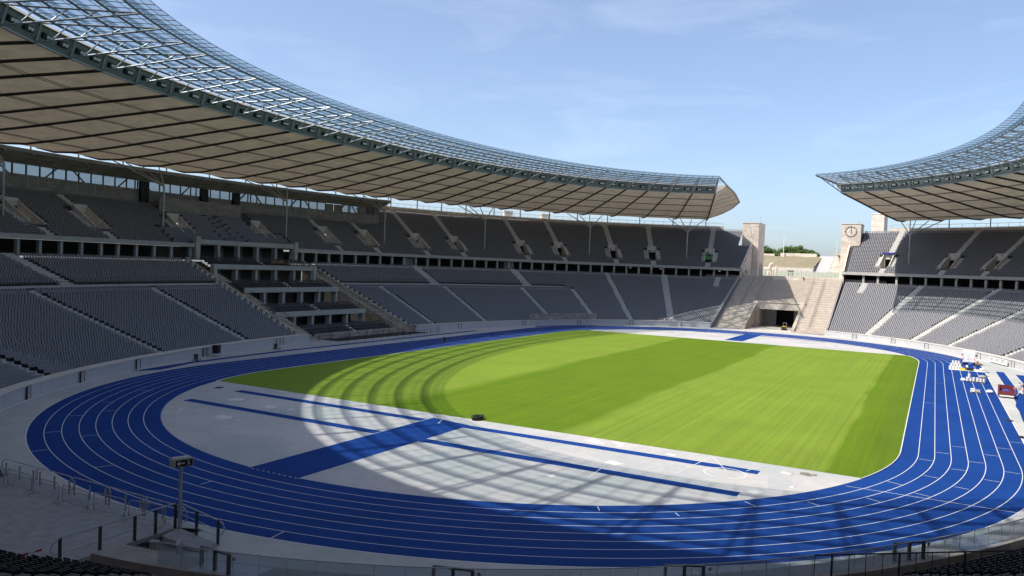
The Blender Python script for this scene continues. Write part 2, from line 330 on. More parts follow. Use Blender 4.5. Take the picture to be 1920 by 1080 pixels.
MARKS = [((-80.7, 23.2), (-79.7, 22.7)), ((-84.7, 18.2), (-83.7, 17.8)), ((-79.8, 19.9), (-78.8, 19.4)), ((-75.8, 27.9), (-75.1, 27.1)), ((-84.7, 10.9), (-83.6, 10.5)), ((-72.7, 27.7), (-72.0, 27.1)), ((-70.3, 31.6), (-69.6, 31.0)), ((-64.0, 34.7), (-63.2, 33.6)), ((-87.7, -8.5), (-86.5, -8.3)), ((-57.4, -33.4), (-57.4, -43.7)), ((-63.2, -31.6), (-63.7, -32.4)), ((-59.8, -34.9), (-60.3, -35.8)), ((-50.4, -38.2), (-50.6, -39.2)), ((-46.6, -40.1), (-46.5, -41.1)), ((-42.7, -41.4), (-42.6, -42.5)), ((-38.8, -42.7), (-38.7, -43.8)), ((-34.7, -43.9), (-34.7, -45.0)), ((-30.8, -45.1), (-30.6, -46.3)), ((-44.4, -37.8), (-44.5, -38.8)), ((-40.6, -39.0), (-40.5, -40.0)), ((-36.7, -40.3), (-36.7, -41.3)), ((-56.3, -37.7), (-56.7, -38.6)), ((-52.6, -40.2), (-52.8, -41.1)), ((-48.8, -42.2), (-48.9, -43.2)), ((-44.8, -43.8), (-44.9, -44.8)), ((-54.1, -35.9), (-54.6, -37.0)), ((-72.4, -20.6), (-73.1, -21.0)), ((-70.7, -25.0), (-71.2, -25.4)), ((-65.7, -28.1), (-66.3, -28.9)), ((-10, -37.8), (-10, -38.9)), ((12, -39.1), (12, -40.1)), ((-82.3, 2.2), (-83.2, 2.2)), ((60, 36), (61, 37)), ((30, 41.5), (30, 46))]
for (x0, y0), (x1, y1) in MARKS:
    d = np.array([x1-x0, y1-y0]); d = d/np.linalg.norm(d); q = np.array([-d[1], d[0]])*.028
    mb.quad((x0-q[0], y0-q[1], .0115), (x1-q[0], y1-q[1], .0115), (x1+q[0], y1+q[1], .0115), (x0+q[0], y0+q[1], .0115))
for i in range(9):     # broken line where the cross runway leaves the track
    y = 2.6-i*.5; mb.sheet([(-78.66, y), (-78.60, y), (-78.60, y-.25), (-78.66, y-.25)], .0115)
struct(mb.build('lane_lines', 'white'))
def clip_oval(gx):     # pitch outline: rectangle cut by the inside of the track
    P = [q for q in oval(-.22, 160) if abs(q[0]) <= gx]
    y = math.sqrt((RI-.22)**2-(gx-LS)**2); R_ = [q for q in P if q[0] > 0 or True]
    up_ = sorted([q for q in P if q[1] > 0], key=lambda q: q[0]); dn = sorted([q for q in P if q[1] < 0], key=lambda q: -q[0])
    return [(-gx, y)]+up_+[(gx, y)]+[(gx, -y)]+dn+[(-gx, -y)]
PITCH = clip_oval(54.25)
mb = MB(); mb.sheet(PITCH[::-1], .03)
for i in range(len(PITCH)):
    a, b = PITCH[i], PITCH[(i+1) % len(PITCH)]; mb.quad((*a, 0), (*b, 0), (*b, .03), (*a, .03))
g_ = mb.build('grass', 'grass'); g_['kind'] = 'stuff'
mb = MB(); k1, k2 = oval(-.16, 128), oval(-.10, 128); 
for i in range(len(k1)):
    j = (i+1) % len(k1)
    if abs(k1[i][0]) < 54.6 and abs(k1[j][0]) < 54.6:
        mb.quad((*k1[i], .075), (*k2[i], .075), (*k2[j], .075), (*k1[j], .075)); mb.quad((*k1[i], 0), (*k1[i], .075), (*k1[j], .075), (*k1[j], 0)); mb.quad((*k2[i], 0), (*k2[j], 0), (*k2[j], .075), (*k2[i], .075))
struct(mb.build('track_kerb', 'white'))
# runways with white edges, in the D zones and beside the straights
def strip(P, w, name='runway', edge=True):
    mb = MB(); me = MB()
    for (x0, y0), (x1, y1) in P:
        d = np.array([x1-x0, y1-y0]); l = np.linalg.norm(d); d = d/l; q = np.array([-d[1], d[0]])
        f = lambda a, b: (x0+d[0]*a+q[0]*b, y0+d[1]*a+q[1]*b)
        mb.sheet([f(0, -w/2), f(l, -w/2), f(l, w/2), f(0, w/2)], .006)
        for sgn in (-1, 1): me.sheet([f(-.05, sgn*(w/2+.025)-.025), f(l+.05, sgn*(w/2+.025)-.025), f(l+.05, sgn*(w/2+.025)+.025), f(-.05, sgn*(w/2+.025)+.025)], .0105)
    struct(mb.build(name, 'track'))
    if edge: struct(me.build('runway_edge', 'white'))
strip([((-57.5, 27.4), (-57.5, 3.0)), ((-57.5, -1.7), (-57.5, -27.4))], 1.22)
strip([((-64.3, 27), (-64.3, 3.0)), ((-64.3, -1.7), (-64.3, -27.4))], 1.22)
mb = MB(); mb.sheet([(-78.75, -1.7), (-56.8, -1.7), (-56.0, 2.9), (-78.75, 2.9)], .006); mb.sheet([(57.4, -1.6), (78.75, -1.6), (78.75, 2.4), (57.6, 2.4)], .006); struct(mb.build('javelin_runway', 'track'))
mb = MB()
for y in (-1.73, 2.93):
    for (a, b) in ((-78.6, -64.95), (-63.65, -58.1)): mb.sheet([(a, y-.025), (b, y-.025), (b, y+.025), (a, y+.025)], .0105)
struct(mb.build('runway_edge', 'white'))
strip([((75.6, 14), (76.2, 2.6)), ((76.3, -1.7), (73.0, -17))], 1.0)
strip([((-46, 48.9), (-27, 50.4)), ((-27, 50.4), (30, 50.3))], 1.22)
strip([((37.2, -48.5), (9.5, -48.5))], 1.22); strip([((34.6, -51.2), (-20, -51.2))], 1.3)
mb = MB(); mb.sheet([(-56.5, 47.2), (-53, 46.0), (-45.5, 48.6), (-46, 49.4)], .0055)
P = [(51.5, 46.6), (56, 48.6), (64, 46.5), (71.0, 41.6), (70.5, 38.2), (60, 43)]; mb.sheet(P[::-1], .0025)
mb.sheet([(9.4, -47.9), (9.4, -49.2), (2, -50.4), (-24, -50.4), (-24, -47.4), (-16, -47.35), (-9, -47.6), (-5, -47.55), (-1, -47.9), (4, -47.95)], .0045)
struct(mb.build('runway', 'track'))
PATCH = [[(-61.8, 24.2), (-60.8, 24.1), (-60.3, 23.3), (-60.9, 22.8), (-61.9, 23.3)], [(-68.1, 18.5), (-67.3, 18.6), (-67.1, 17.4), (-67.8, 16.7), (-68.5, 16.9), (-68.5, 17.6)], [(-68.0, 16.1), (-67.4, 16.3), (-67.8, 15.5), (-68.3, 15.4)], [(-68.1, 23.8), (-67.7, 23.9), (-67.6, 23.3), (-68.1, 23.3)], [(-55.1, 23.9), (-54.6, 23.9), (-54.6, 22.9), (-55.0, 22.9)], [(-62.1, 18.6), (-61.2, 18.9), (-61.0, 17.9), (-61.7, 17.4), (-62.4, 17.9)], [(-61.6, 16.1), (-61.1, 16.1), (-61.1, 15.6), (-61.7, 15.5)], [(-55.7, -12.5), (-54.6, -12.9), (-54.9, -13.4), (-56.2, -14.6), (-56.3, -13.5)], [(-54.6, -14.7), (-54.6, -15.7), (-55.8, -16.1), (-56.5, -15.7), (-55.4, -15.4)], [(-56.4, -19.7), (-55.7, -20.0), (-55.8, -20.7), (-56.4, -20.6)], [(-61.7, -16.7), (-60.9, -17.2), (-61.3, -18.3), (-62.2, -17.8)], [(-67.9, -14.8), (-67.3, -15.0), (-67.5, -15.4), (-68.0, -15.4)], [(-68.3, -23.2), (-67.8, -23.5), (-67.9, -23.9), (-68.5, -23.7)], [(-63.2, -27.7), (-62.4, -28.2), (-62.8, -28.8), (-63.5, -28.3)], [(-56.5, -28.5), (-56.0, -28.8), (-56.2, -29.7), (-56.7, -29.5)], [(-60.3, -30.0), (-59.7, -30.2), (-59.9, -30.5), (-60.5, -30.3)]]
def rough_poly(P, k=3, a=.12):
    out = []
    for i in range(len(P)):
        p, q = np.array(P[i]), np.array(P[(i+1) % len(P)])
        for t in range(k): out.append(tuple(p+(q-p)*t/k+(rng.normal(0, a, 2) if t else 0)))
    return out
mb = MB()
for P in PATCH: mb.sheet(rough_poly(P)[::-1], .004)
struct(mb.build('repair_patch', 'patch'))
mb = MB()
for P in ([(-59.0, -20.2), (-59.0, -21.0), (-59.2, -22.3), (-59.6, -23.7), (-60.6, -25.3), (-61.8, -24.0), (-62.0, -22.6), (-61.3, -21.4)], [(-56.8, -27.9), (-57.7, -29.2), (-59.3, -30.5), (-60.2, -30.4), (-61.9, -28.9)]): mb.sheet(rough_poly(P, 4, .05), .0022)
mb.sheet([(-65.2, -27.5)]+[(-65.2+3.2*math.sin(a), -8-19*math.cos(a)) for a in np.linspace(.2, 2.9, 20)], .0018)
struct(mb.build('grey_patch', 'apron2'))
def circle(mb, x, y, r, w, z=.012, n=48):
    for i in range(n):
        a, b = 2*math.pi*i/n, 2*math.pi*(i+1)/n
        mb.quad((x+r*math.cos(a), y+r*math.sin(a), z), (x+(r+w)*math.cos(a), y+(r+w)*math.sin(a), z), (x+(r+w)*math.cos(b), y+(r+w)*math.sin(b), z), (x+r*math.cos(b), y+r*math.sin(b), z))
mb = MB(); circle(mb, -59.2, -25.3, 1.45, .1); circle(mb, -55.3, 15.5, 1.05, .05); circle(mb, -55.6, -14.4, 1.0, .05)
for (x0, y0), (x1, y1) in (((-61.6, -22.3), (-54.6, -23.2)), ((-54.6, -23.2), (-58.4, -25.2)), ((-66.6, -17.5), (-61.4, -17.1)), ((-57.6, -26.5), (-54.8, -27.4)), ((-54.9, 2.3), (-58, 1.0))):
    d = np.array([x1-x0, y1-y0]); d = d/np.linalg.norm(d)*.03; mb.sheet([(x0+d[1], y0-d[0]), (x1+d[1], y1-d[0]), (x1-d[1], y1+d[0]), (x0-d[1], y0+d[0])], .0135)
struct(mb.build('field_markings', 'white'))
mb = MB(); mb.sheet(rough_poly([(-56.0, -30.0), (-55.2, -30.3), (-55.3, -31.2), (-56.3, -30.9)]), .005); struct(mb.build('worn_ground', mat('worn cover', (.2, .17, .13), .9, .3, 4)))
# ------------------------------------------------------------------ grandstand
GS = thing('grandstand', 'two tier oval concrete stadium grandstand with grey seat rows around the blue track', 'grandstand')
VX0, VX1 = -15.5, 16.2
sgn = lambda s: (s+PER/2) % PER-PER/2
VOM = [find_s(x, y, 41.5) for x, y in [(-44.6, 94.6), (-31.4, 97.0), (-10.7, 98.9), (11.4, 98.8), (31.1, 97.0), (44.1, 94.8), (61.0, 90.3), (73.8, 85.4), (94.5, 74.4), (105.0, 66.5), (118.0, 53.3), (125.3, 42.7), (133.1, 25.7), (133.0, -25.8), (125.6, -42.3), (118.3, -53.0)]]
scale = lambda s, D: float(np.hypot(*(np.array(pos(s+.2, D))-np.array(pos(s-.2, D))).ravel())/.4)
VH = 1.35
vb = []
for s in VOM: h = VH/scale(s, 39); vb.append((s-h, s+h))
LA = [(find_s(x, y, 1), w, d0, d1) for x, y, w, d0, d1 in [(-68.2, 43.1, 1.3, 1, 32), (-47.2, 52.1, 1.35, 1, 20.2), (-28.6, 56.4, 1.3, 1, 20.2), (24.6, 57.0, 1.1, 1, 20.2), (41.5, 53.8, 1.1, 1, 20.2), (62.0, 46.4, 1.1, 1, 20.2), (73.8, 39.5, 1.1, 1, 20.2), (81.9, 32.8, 1.2, 1, 32), (89.3, 24.1, 1.7, 1, 32), (89.4, -23.9, 1.6, 1, 32), (81.2, -33.6, 1.5, 1, 32), (72.3, -40.5, 1.4, 1, 32), (55.2, -49.3, 1.4, 1, 32), (35, -54, 1.2, 1, 32)]]
LA += [(find_s(x, y, 31.5), w, 21.5, 32) for x, y, w in [(-51.4, 82.7, 2.6), (51.1, 82.8, 2.4), (82.4, 70.1, 2.4), (-95, 52, 2.4)]]
LA += [(find_s(x, y, 31.5), 1.5, 25, 32) for x, y in [(124.2, 20.8), (124.1, -20.8)]]
WALK = [(find_s(85.4, 53.3, 19), Q4-VX1), (Q4-VX0, PER*.42)]
inwalk = lambda s: any(a <= s <= b for a, b in WALK)
pressx = lambda x, y: (y > 0) & (x > -76) & (x < 55.3)
def terrace(name, DZ, skip, sg, m):
    D = np.array([d for d, z in DZ]); Z = np.array([z for d, z in DZ])
    G = np.stack([np.stack(pos(sg, np.full_like(sg, d)), -1) for d in D], 1)     # s x D x 2
    mb = MB(); ns, nd = len(sg), len(D)
    mb.v = [(float(G[i, j, 0]), float(G[i, j, 1]), float(Z[j])) for i in range(ns) for j in range(nd)]
    for i in range(ns-1):
        sm = (sg[i]+sg[i+1])/2
        for j in range(nd-1):
            dm = (D[j]+D[j+1])/2; c = (G[i, j]+G[i+1, j+1])/2
            if skip(sm, dm, c[0], c[1]): continue
            a = i*nd+j; mb.f.append((a, a+1, a+nd+1, a+nd)); mb.m.append(0)
    return mb.build(name, m, GS)
def steps(D0, dD, z0, dz, n):
    out = [(D0, z0)]
    for i in range(n): out += [(D0+dD*(i+1), z0+dz*i), (D0+dD*(i+1), z0+dz*(i+1))]
    return out[:-1]
base = np.arange(0, PER+.01, 1.6)
DK = (find_s(-95.4, 15, 0), find_s(-95.2, -6.4, 0))
sg = np.unique(np.concatenate([base, [14.6, PER-14.6, Q4-VX1, Q4-VX0, DK[0], DK[1]]]))
def skipL(s, d, x, y):
    if abs(sgn(s)) < 14.6: return True
    if Q4-VX1 < s < Q4-VX0: return True
    if DK[0] < s < DK[1] and d < 2.5: return True
    return False
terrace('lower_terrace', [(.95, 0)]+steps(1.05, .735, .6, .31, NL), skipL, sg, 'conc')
sgU = np.unique(np.concatenate([base, [14.6, PER-14.6]]+[list(b) for b in vb]))
def skipU(s, d, x, y):
    if abs(sgn(s)) < 14.6: return True
    if d > 46.4 and x > 0 and abs(y-.2) < 16.6: return True
    if d > 47.3 and pressx(x, y): return True
    if 36.6 < d < 41.4:
        for a, b in vb:
            if a < s < b: return True
    return False
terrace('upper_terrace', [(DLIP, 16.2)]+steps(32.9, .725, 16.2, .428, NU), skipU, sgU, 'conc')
# lip fascia, soffit, concourse floor and back wall
def ribbon(name, prof, segs, m, step=1.6, parent=GS, close=False):
    mb = MB()
    for a, b in segs:
        s = np.linspace(a, b, max(2, int((b-a)/step)+1))
        G = np.stack([P3(s, d, z) for d, z in prof+([prof[0]] if close else [])], 1); mb.grid(G)
    return mb.build(name, m, parent)
FULL = [(14.6, PER-14.6)]; SEGL = [(14.6, Q4-VX1), (Q4-VX0, PER-14.6)]; SEGV = [(14.6, Q4-14.5), (Q4+12.5, PER-14.6)]
ribbon('upper_tier_fascia', [(32.2, 15.85), (32.2, 16.62), (32.55, 16.62), (32.55, 15.85)], SEGV, 'fasc', close=True)
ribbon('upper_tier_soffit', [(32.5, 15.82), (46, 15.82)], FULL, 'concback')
ribbon('concourse_floor', [(DCON-.3, 13.29), (46.2, 13.29)], SEGL, 'conc')
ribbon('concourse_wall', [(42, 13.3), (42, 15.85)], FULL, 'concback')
ribbon('rear_parapet', [(55.37, 13), (55.37, 30.55), (56.15, 30.6), (56.15, 13)], [(17.8, find_s(55.3, 96, 55.3)), (find_s(-76, 92, 55.3), PER-17.8)], 'stone')
# pitch wall with coping; openings for the tribune, the gate and the deck
WALLSEG = [(14.6, Q4-VX1), (Q4-VX0, DK[0]), (DK[1], PER-14.6)]
ribbon('pitch_wall', [(-.35, 0), (-.35, 1.27), (.05, 1.27), (.05, 0)], WALLSEG, 'wall', 1.2)
NEAR = find_s(-60, -47.5, 0)
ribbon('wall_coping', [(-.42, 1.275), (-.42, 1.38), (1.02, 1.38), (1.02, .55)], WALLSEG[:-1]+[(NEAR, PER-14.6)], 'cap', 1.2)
ribbon('near_wall_coping', [(-.42, 1.275), (-.42, 1.38), (1.02, 1.38), (1.02, .55)], [(DK[1], NEAR)], 'shadecap', 1.2)  # same coping in a darker colour that imitates its shade
ribbon('kerb_line', [(-.62, .004), (-.62, .06), (-.40, .06)], WALLSEG, 'patch', 1.2)
# dark framed double gates in the pitch wall
def gate(s, D0=-.36):
    mb = MB(); fr = MB(); x, y = pos(s, D0); d = dout(s, D0); a = math.atan2(d[1], d[0]); c = np.array([x[0], y[0]])
    for k in (-1, 0, 1):
        q = c+np.array([-d[1], d[0]])*k*1.0; fr.box((q[0], q[1], .66), (.09, .09, 1.3), a)
    q = c; fr.box((q[0], q[1], 1.29), (.07, 2.1, .06), a)
    for k in (-.5, .5):
        q = c+np.array([-d[1], d[0]])*k*1.0; mb.box((q[0], q[1], .64), (.03, .88, 1.15), a)
    g = mb.build('gate_door', 'fasc', GS); fr.build('gate_frame', 'dark', g)
for x, y in [(-73.2, 38.1), (-64.4, 43.5), (-54.1, 48.1), (-40.3, 52.5), (-23, 56.3), (30, 55.5), (50.5, 49.7), (67, 42.5), (80, 33), (88.8, 22.3), (88.8, -22.0), (82.0, -30.7), (74.0, -37.5), (58.1, -46.5), (45.6, -51.1), (36, -53.6)]: gate(find_s(x, y, -.36))
# vertical joints of the wall panels
mb = MB()
for s in np.arange(16, PER, 2.4):
    if any(a+.3 < s < b-.3 for a, b in WALLSEG):
        x, y = pos(s, -.352); d = dout(s, 0); mb.box((x[0], y[0], .63), (.012, .025, 1.24), math.atan2(d[1], d[0]))
mb.build('panel_joints', 'grey', GS)
# pillars of the concourse
def pillar_s(a, b, st=4.0):
    out = []; s = a
    while s < b: out.append(s); s += st/scale(s, 33.3)
    return out
for s in pillar_s(16.3, Q4*1.75)+pillar_s(PER-62, PER-16):
    x, y = pos(s, 33.2); x, y = x[0], y[0]
    if -12.5 < x < 14.5 and y > 0: continue
    if not inview(np.array([x, y, 14.5]), .1): continue
    d = dout(s, 33); mb = MB(); mb.box((x, y, 14.56), (.55, .55, 2.52), math.atan2(d[1], d[0])); mb.build('concourse_pillar', 'fasc', GS)
# grey portal walls at the head of the wide stairs
for s, w, a, b in LA:
    if b > 30 and w > 2:
        x, y = pos(s, 36.0); d = dout(s, 36); mb = MB(); mb.box((x[0], y[0], 14.5), (3.0, w+.8, 2.5), math.atan2(d[1], d[0])); mb.build('portal', 'panel', GS)
# stairs in the seat banks
def aisle(s, w, D0, D1, zf, dD, dz, off=0.):
    mb = MB(); i0 = int(math.ceil((D0-zf[0])/dD-1e-6)); i1 = int(math.floor((D1-zf[0])/dD+1e-6))
    d = dout(s, (D0+D1)/2); a = math.atan2(d[1], d[0]); t = np.array([-d[1], d[0]])
    for i in range(max(0, i0), i1):
        x, y = pos(s, zf[0]+dD*i); c = np.array([x[0], y[0]])+t*off; z = zf[1]+dz*i
        q = c+d*dD/2; mb.box((q[0], q[1], z-.1), (dD-.02, w+.3, .27), a)
        q = c+d*(dD*.75); mb.box((q[0], q[1], z+dz/2), (dD/2, w+.29, dz-.004), a)
    return mb
for s, w, a, b in LA:
    if inview(P3(s, (a+b)/2, 7.)[0], .3): aisle(s, w, a+.05, b, (1.05, .6), .735, .31).build('aisle_stair', 'step', GS)
for k, s in enumerate(VOM):
    d = dout(s, 39); a = math.atan2(d[1], d[0]); t = np.array([-d[1], d[0]])
    at = lambda D: np.array([float(pos(s, D)[0][0]), float(pos(s, D)[1][0])])
    i0, i1 = 32.9+.725*5, 32.9+.725*12
    v = MB()
    for sg_ in (-1, 1):       # side walls following the rake
        o0, o1 = at(i0)+t*sg_*VH, at(i1)+t*sg_*VH; u = t*sg_*.12
        z0, z1 = ZUs(i0), ZUs(i1)
        A = [(o0, 18.0), (o1, 18.0), (o1, z1+1.0), (o0, z0+.55)]
        v.add([(*(q-u), z) for q, z in A]+[(*(q+u), z) for q, z in A], ((0, 3, 2, 1), (4, 5, 6, 7), (0, 4, 7, 3), (1, 2, 6, 5), (3, 7, 6, 2), (0, 1, 5, 4)))
    q = at(i1)+d*.08; v.box((q[0], q[1], ZUs(i1)+.35), (.24, 2*VH+.24, 1.9), a)
    vo = v.build('vomitory', 'cap', GS)
    v = MB(); q = (at(i0)+at(i1))/2+d*.6; v.box((q[0], q[1], 17.9), (i1-i0+1.8, 2*VH, .2), a); v.build('vomitory_floor', 'stonedark', vo)
    v = MB(); q = at(i1)+d*1.7; v.box((q[0], q[1], 19.3), (.2, 2*VH, 2.8), a); v.build('passage_end', 'black', vo)
    if k >= 13: q = at(i1)-d*.06; text(str(14+2*(k-13)) if k == 13 else str(12-2*(k-14)), .7, (q[0], q[1], ZUs(i1)+.75), (R(90), 0, a-R(90)), 'dark', vo)
    if abs(at(50)[0]) < 12 and at(50)[1] > 0: continue_top = False
    else: continue_top = True
    top_end = 47.2 if pressx(at(45)[0], at(45)[1]) else 55.2
    if continue_top: aisle(s, 1.35, i1+.4, top_end, (32.9, 16.2), .725, .428).build('aisle_stair', 'step', GS)
    aisle(s, 1.35, 33, i0-.1, (32.9, 16.2), .725, .428).build('aisle_stair', 'step', GS)
    for sg_ in (-1, 1): aisle(s, .95, i0, i1, (32.9, 16.2), .725, .428, sg_*(VH+.62)).build('aisle_stair', 'step', GS)
# end walls of both tiers along the marathon gate
for sg_ in (1, -1):
    v = MB(); y0 = 14.45*sg_; y1 = 14.8*sg_; x0 = 95.1
    Pz = [(x0, 0), (x0+DCON, 0), (x0+DCON, ZLs(DCON)+1.0), (x0+.8, 1.75), (x0, 1.75)]
    v.add([(x, y0, z) for x, z in Pz]+[(x, y1, z) for x, z in Pz], [tuple(range(5)), tuple(range(9, 4, -1))]+[(i, i+5, (i+1) % 5+5, (i+1) % 5) for i in range(5)]); v.build('end_wall', 'panel', GS)
    v = MB(); v.tube((x0, y1, 1.85), (x0+DCON, y1, ZLs(DCON)+1.1), .05)
    v.tube((x0, y0, 1.85), (x0+DCON, y0, ZLs(DCON)+1.1), .05); v.build('end_wall_coping', 'cap', GS)
    v = MB(); y0 = 14.4*sg_; y1 = 14.85*sg_
    Pz = [(x0+31.8, 13.3), (x0+46.5, 13.3), (x0+46.5, ZUs(46.5)+.9), (x0+32.6, 17.0), (x0+31.8, 16.8)]
    v.add([(x, y0, z) for x, z in Pz]+[(x, y1, z) for x, z in Pz], [tuple(range(5)), tuple(range(9, 4, -1))]+[(i, i+5, (i+1) % 5+5, (i+1) % 5) for i in range(5)]); v.build('end_wall', 'stone', GS)
    v = MB()
    for (xa, xb, za, zb) in ((128.6, 129.8, 13.3, 15.3), (133, 134.4, 14.9, 16.2)): v.b2(xa, xb, y0-.02*sg_, y0+.1*sg_, za, zb)
    v.build('end_wall_opening', 'black', GS)
# walkway between the lower seat blocks
ribbon('walkway', [(20.2, ZL(20.25)+.02), (21.55, ZL(20.25)+.02), (21.55, ZL(20.25)+.64)], [w for w in WALK], 'step')
ribbon('walkway_edge', [(20.05, ZL(19.9)), (20.05, ZL(20.25)+.09), (20.2, ZL(20.25)+.09)], [w for w in WALK], 'cap')
for j, (a, b) in enumerate(WALK):
    v = MB(); s = np.arange(a+.5, b-.5, 1.5); P = P3(s, 21.7, ZL(20.25)+.62)
    for q in P: v.tube(q, q+np.array([0, 0, 1.0]), .025, 4)
    for h in (.5, 1.0): v.path([tuple(q+np.array([0, 0, h])) for q in P], .025, 4)
    tag(v.build('walkway_railing', 'dark'), ['thin dark railing along the lower walkway, right of the tribune', 'thin dark railing along the lower walkway, left of the tribune'][j], 'railing')
# railing on the rim of the bowl
for j, (a, b) in enumerate([(17.9, find_s(55.3, 96, 55.3)), (PER-75, PER-17.9)]):
    v = MB(); n_ = int((b-a)/1.35); s = np.linspace(a, b, n_); P = P3(s, 55.8, 30.6)
    for q in P: v.tube(q, q+np.array([0, 0, 1.05]), .045, 4)
    v.path([tuple(q+np.array([0, 0, 1.05])) for q in P], .05, 4); v.path([tuple(q+np.array([0, 0, .1])) for q in P], .04, 4)
    tag(v.build('rim_railing', 'rail'), ['light metal railing on the top rim of the left stand', 'light metal railing on the top rim of the right stand'][j], 'railing')
# ------------------------------------------------------------------ seats
def row(D, z, lo, hi, dens=.5):
    s = np.arange(lo, hi, .5); x, y = pos(s, np.full_like(s, D)); l = np.concatenate([[0], np.cumsum(np.hypot(np.diff(x), np.diff(y)))])
    n = int(l[-1]/dens); u = (np.arange(n)+.5)*l[-1]/n
    X, Y, S = np.interp(u, l, x), np.interp(u, l, y), np.interp(u, l, s); tx, ty = np.interp(u, l, np.gradient(x)), np.interp(u, l, np.gradient(y))
    return X, Y, S, np.arctan2(ty, tx), u, l, s
SE = []      # x, y, z, heading(tangent), dark
def addrow(D, z, ais, extra):
    X, Y, S, A, u, l, s = row(D+.36, z, 14.7, PER-14.7); k = np.ones(len(X), bool)
    for sa, w, a, b in ais:
        if a-.2 <= D+.3 <= b: k &= np.abs(u-np.interp(sa, s, l)) > w/2+.18
    k &= extra(S, X, Y); k &= inview(np.stack([X, Y, np.full_like(X, z+.5)], -1), .12)
    SE.append(np.stack([X, Y, np.full_like(X, z), A, np.zeros_like(X)], -1)[k])
for i in range(NL):
    D = 1.05+.735*i; z = .6+.31*i
    def ex(S, X, Y):
        k = ~((S > Q4-VX1-1.3) & (S < Q4-VX0+1.3))
        if D < 3.5: k &= ~((S > DK[0]-.5) & (S < DK[1]+.3))
        if 26 <= i <= 27: k &= ~np.logical_or.reduce([(S > a) & (S < b) for a, b in WALK])
        return k
    addrow(D, z, LA, ex)
for i in range(NU):
    D = 32.9+.725*i; z = 16.2+.428*i
    VA = [(s, 1.35 if i not in range(5, 13) else 2*VH+2.3, 0, 60) for s in VOM]
    def ex(S, X, Y):
        k = np.ones(len(S), bool)
        if D > 45.5: k &= ~((X > 0) & (np.abs(Y-.2) < 18.2))
        if D > 46.4: k &= ~((Y > 0) & (X > -77) & (X < 55.6))
        if D < 38: k &= ~((Y > 0) & (X > -17.5) & (X < 16.5))
        elif D < 44: k &= ~((Y > 0) & (X > -9.5) & (X < 10))
        else: k &= ~((Y > 0) & (X > -12) & (X < 10))
        return k
    addrow(D, z, VA, ex)
# ------------------------------------------------------------------ honorary tribune in the left stand
VT = thing('honorary_tribune', 'stepped concrete box tribune with pillared terraces set into the left stand', 'tribune')
TER = [(1.5, .95, -11.5, 12.5), (9, 4.5, -14, 11.5), (17, 8.6, -14, 12), (24.5, 12.75, -14.5, 12.5), (32, 17.45, -12.3, 14.3)]
def vrib(mb, prof, x0, x1, n=9, mi=0, close=False):
    xs = np.linspace(x0, x1, n)
    mb.grid([[(x, float(yoff(x, d)), z) for d, z in prof+([prof[0]] if close else [])] for x in xs], mi)
for k, (Df, zf, x0, x1) in enumerate(TER):
    nxt = TER[k+1] if k < 4 else None
    v = MB(); vrib(v, [(Df, zf-.95), (Df, zf), (Df+.35, zf), (Df+.35, zf-.95)], x0, x1, close=True)
    for x in (x0, x1):
        y = float(yoff(x, Df)); v.quad((x, y, zf-.95), (x, y+.35, zf-.95), (x, y+.35, zf), (x, y, zf))
    v.build('fascia', 'fasc', VT)
    if k < 4:
        st = [(Df+.35, zf-.5)]
        for j in range(1, 4): st += [(Df+.35+.9*j, zf-.5+.38*(j-1)), (Df+.35+.9*j, zf-.5+.38*j)]
        zt = zf-.5+.38*3; st += [(nxt[0]+4.5, zt)]
        v = MB(); vrib(v, st, x0, x1); vrib(v, [(Df, zf-.96), (Df+6, zf-.96)], x0, x1); v.build('seat_terrace', 'conc', VT)
        for j in range(4):
            for x in np.arange(x0+.5, x1-.3, .55):
                if abs(x-(x0+x1)/2-.6) < .8 and j < 4: continue
                y = float(yoff(x, Df+.35+.9*j+.5)); A = math.atan2(float(yoff(x+.1, Df)-yoff(x-.1, Df)), .2)+math.pi
                SE.append(np.array([[x, y, zf-.5+.38*j, A, 1]]))
        v = MB(); xm = (x0+x1)/2+.6
        for j in range(4): y = float(yoff(xm, Df+.8+.9*j)); v.b2(xm-.55, xm+.55, y-.45, y+.45, zf-.5+.38*j-.1, zf-.5+.38*j+.02); v.b2(xm-.55, xm+.55, y, y+.45, zf-.5+.38*j, zf-.5+.38*j+.19)
        v.build('stair', 'step', VT)
        nx0, nx1 = nxt[2], nxt[3]; npil = 6
        for q in range(npil):
            x = nx0+.4+(nx1-nx0-.8)*q/(npil-1); y = float(yoff(x, nxt[0]+.5)); v = MB(); v.b2(x-.28, x+.28, y-.3, y+.9, zt, nxt[1]-.95); v.build('pillar', 'fasc', VT)
        v = MB(); vrib(v, [(nxt[0]+4.4, zt), (nxt[0]+4.4, nxt[1]-.9)], nx0-.5, nx1+.5); v.build('back_wall', 'concback', VT)
        for q in range(5):
            if (k, q) in ((0, 0), (0, 1), (2, 4), (3, 0), (3, 4)): continue
            x = nx0+.4+(nx1-nx0-.8)*(q+.62)/5; y = float(yoff(x, nxt[0]+3.6)); v = MB(); v.b2(x-.9, x+.9, y, y+.1, zt+.1, nxt[1]-1.1); v.build('beige_panel', 'beige', VT)  # beige colour stands in for bright openings in the back wall
    if k >= 3:
        for x in (x0, x1):
            y = float(yoff(x, Df)); v = MB(); w = .8 if k == 3 else 1.0; v.b2(x-w/2, x+w/2, y-.15, y+.9, zf-4.0, zf+(.02 if k == 3 else .55)); v.build('end_block', 'fasc', VT)
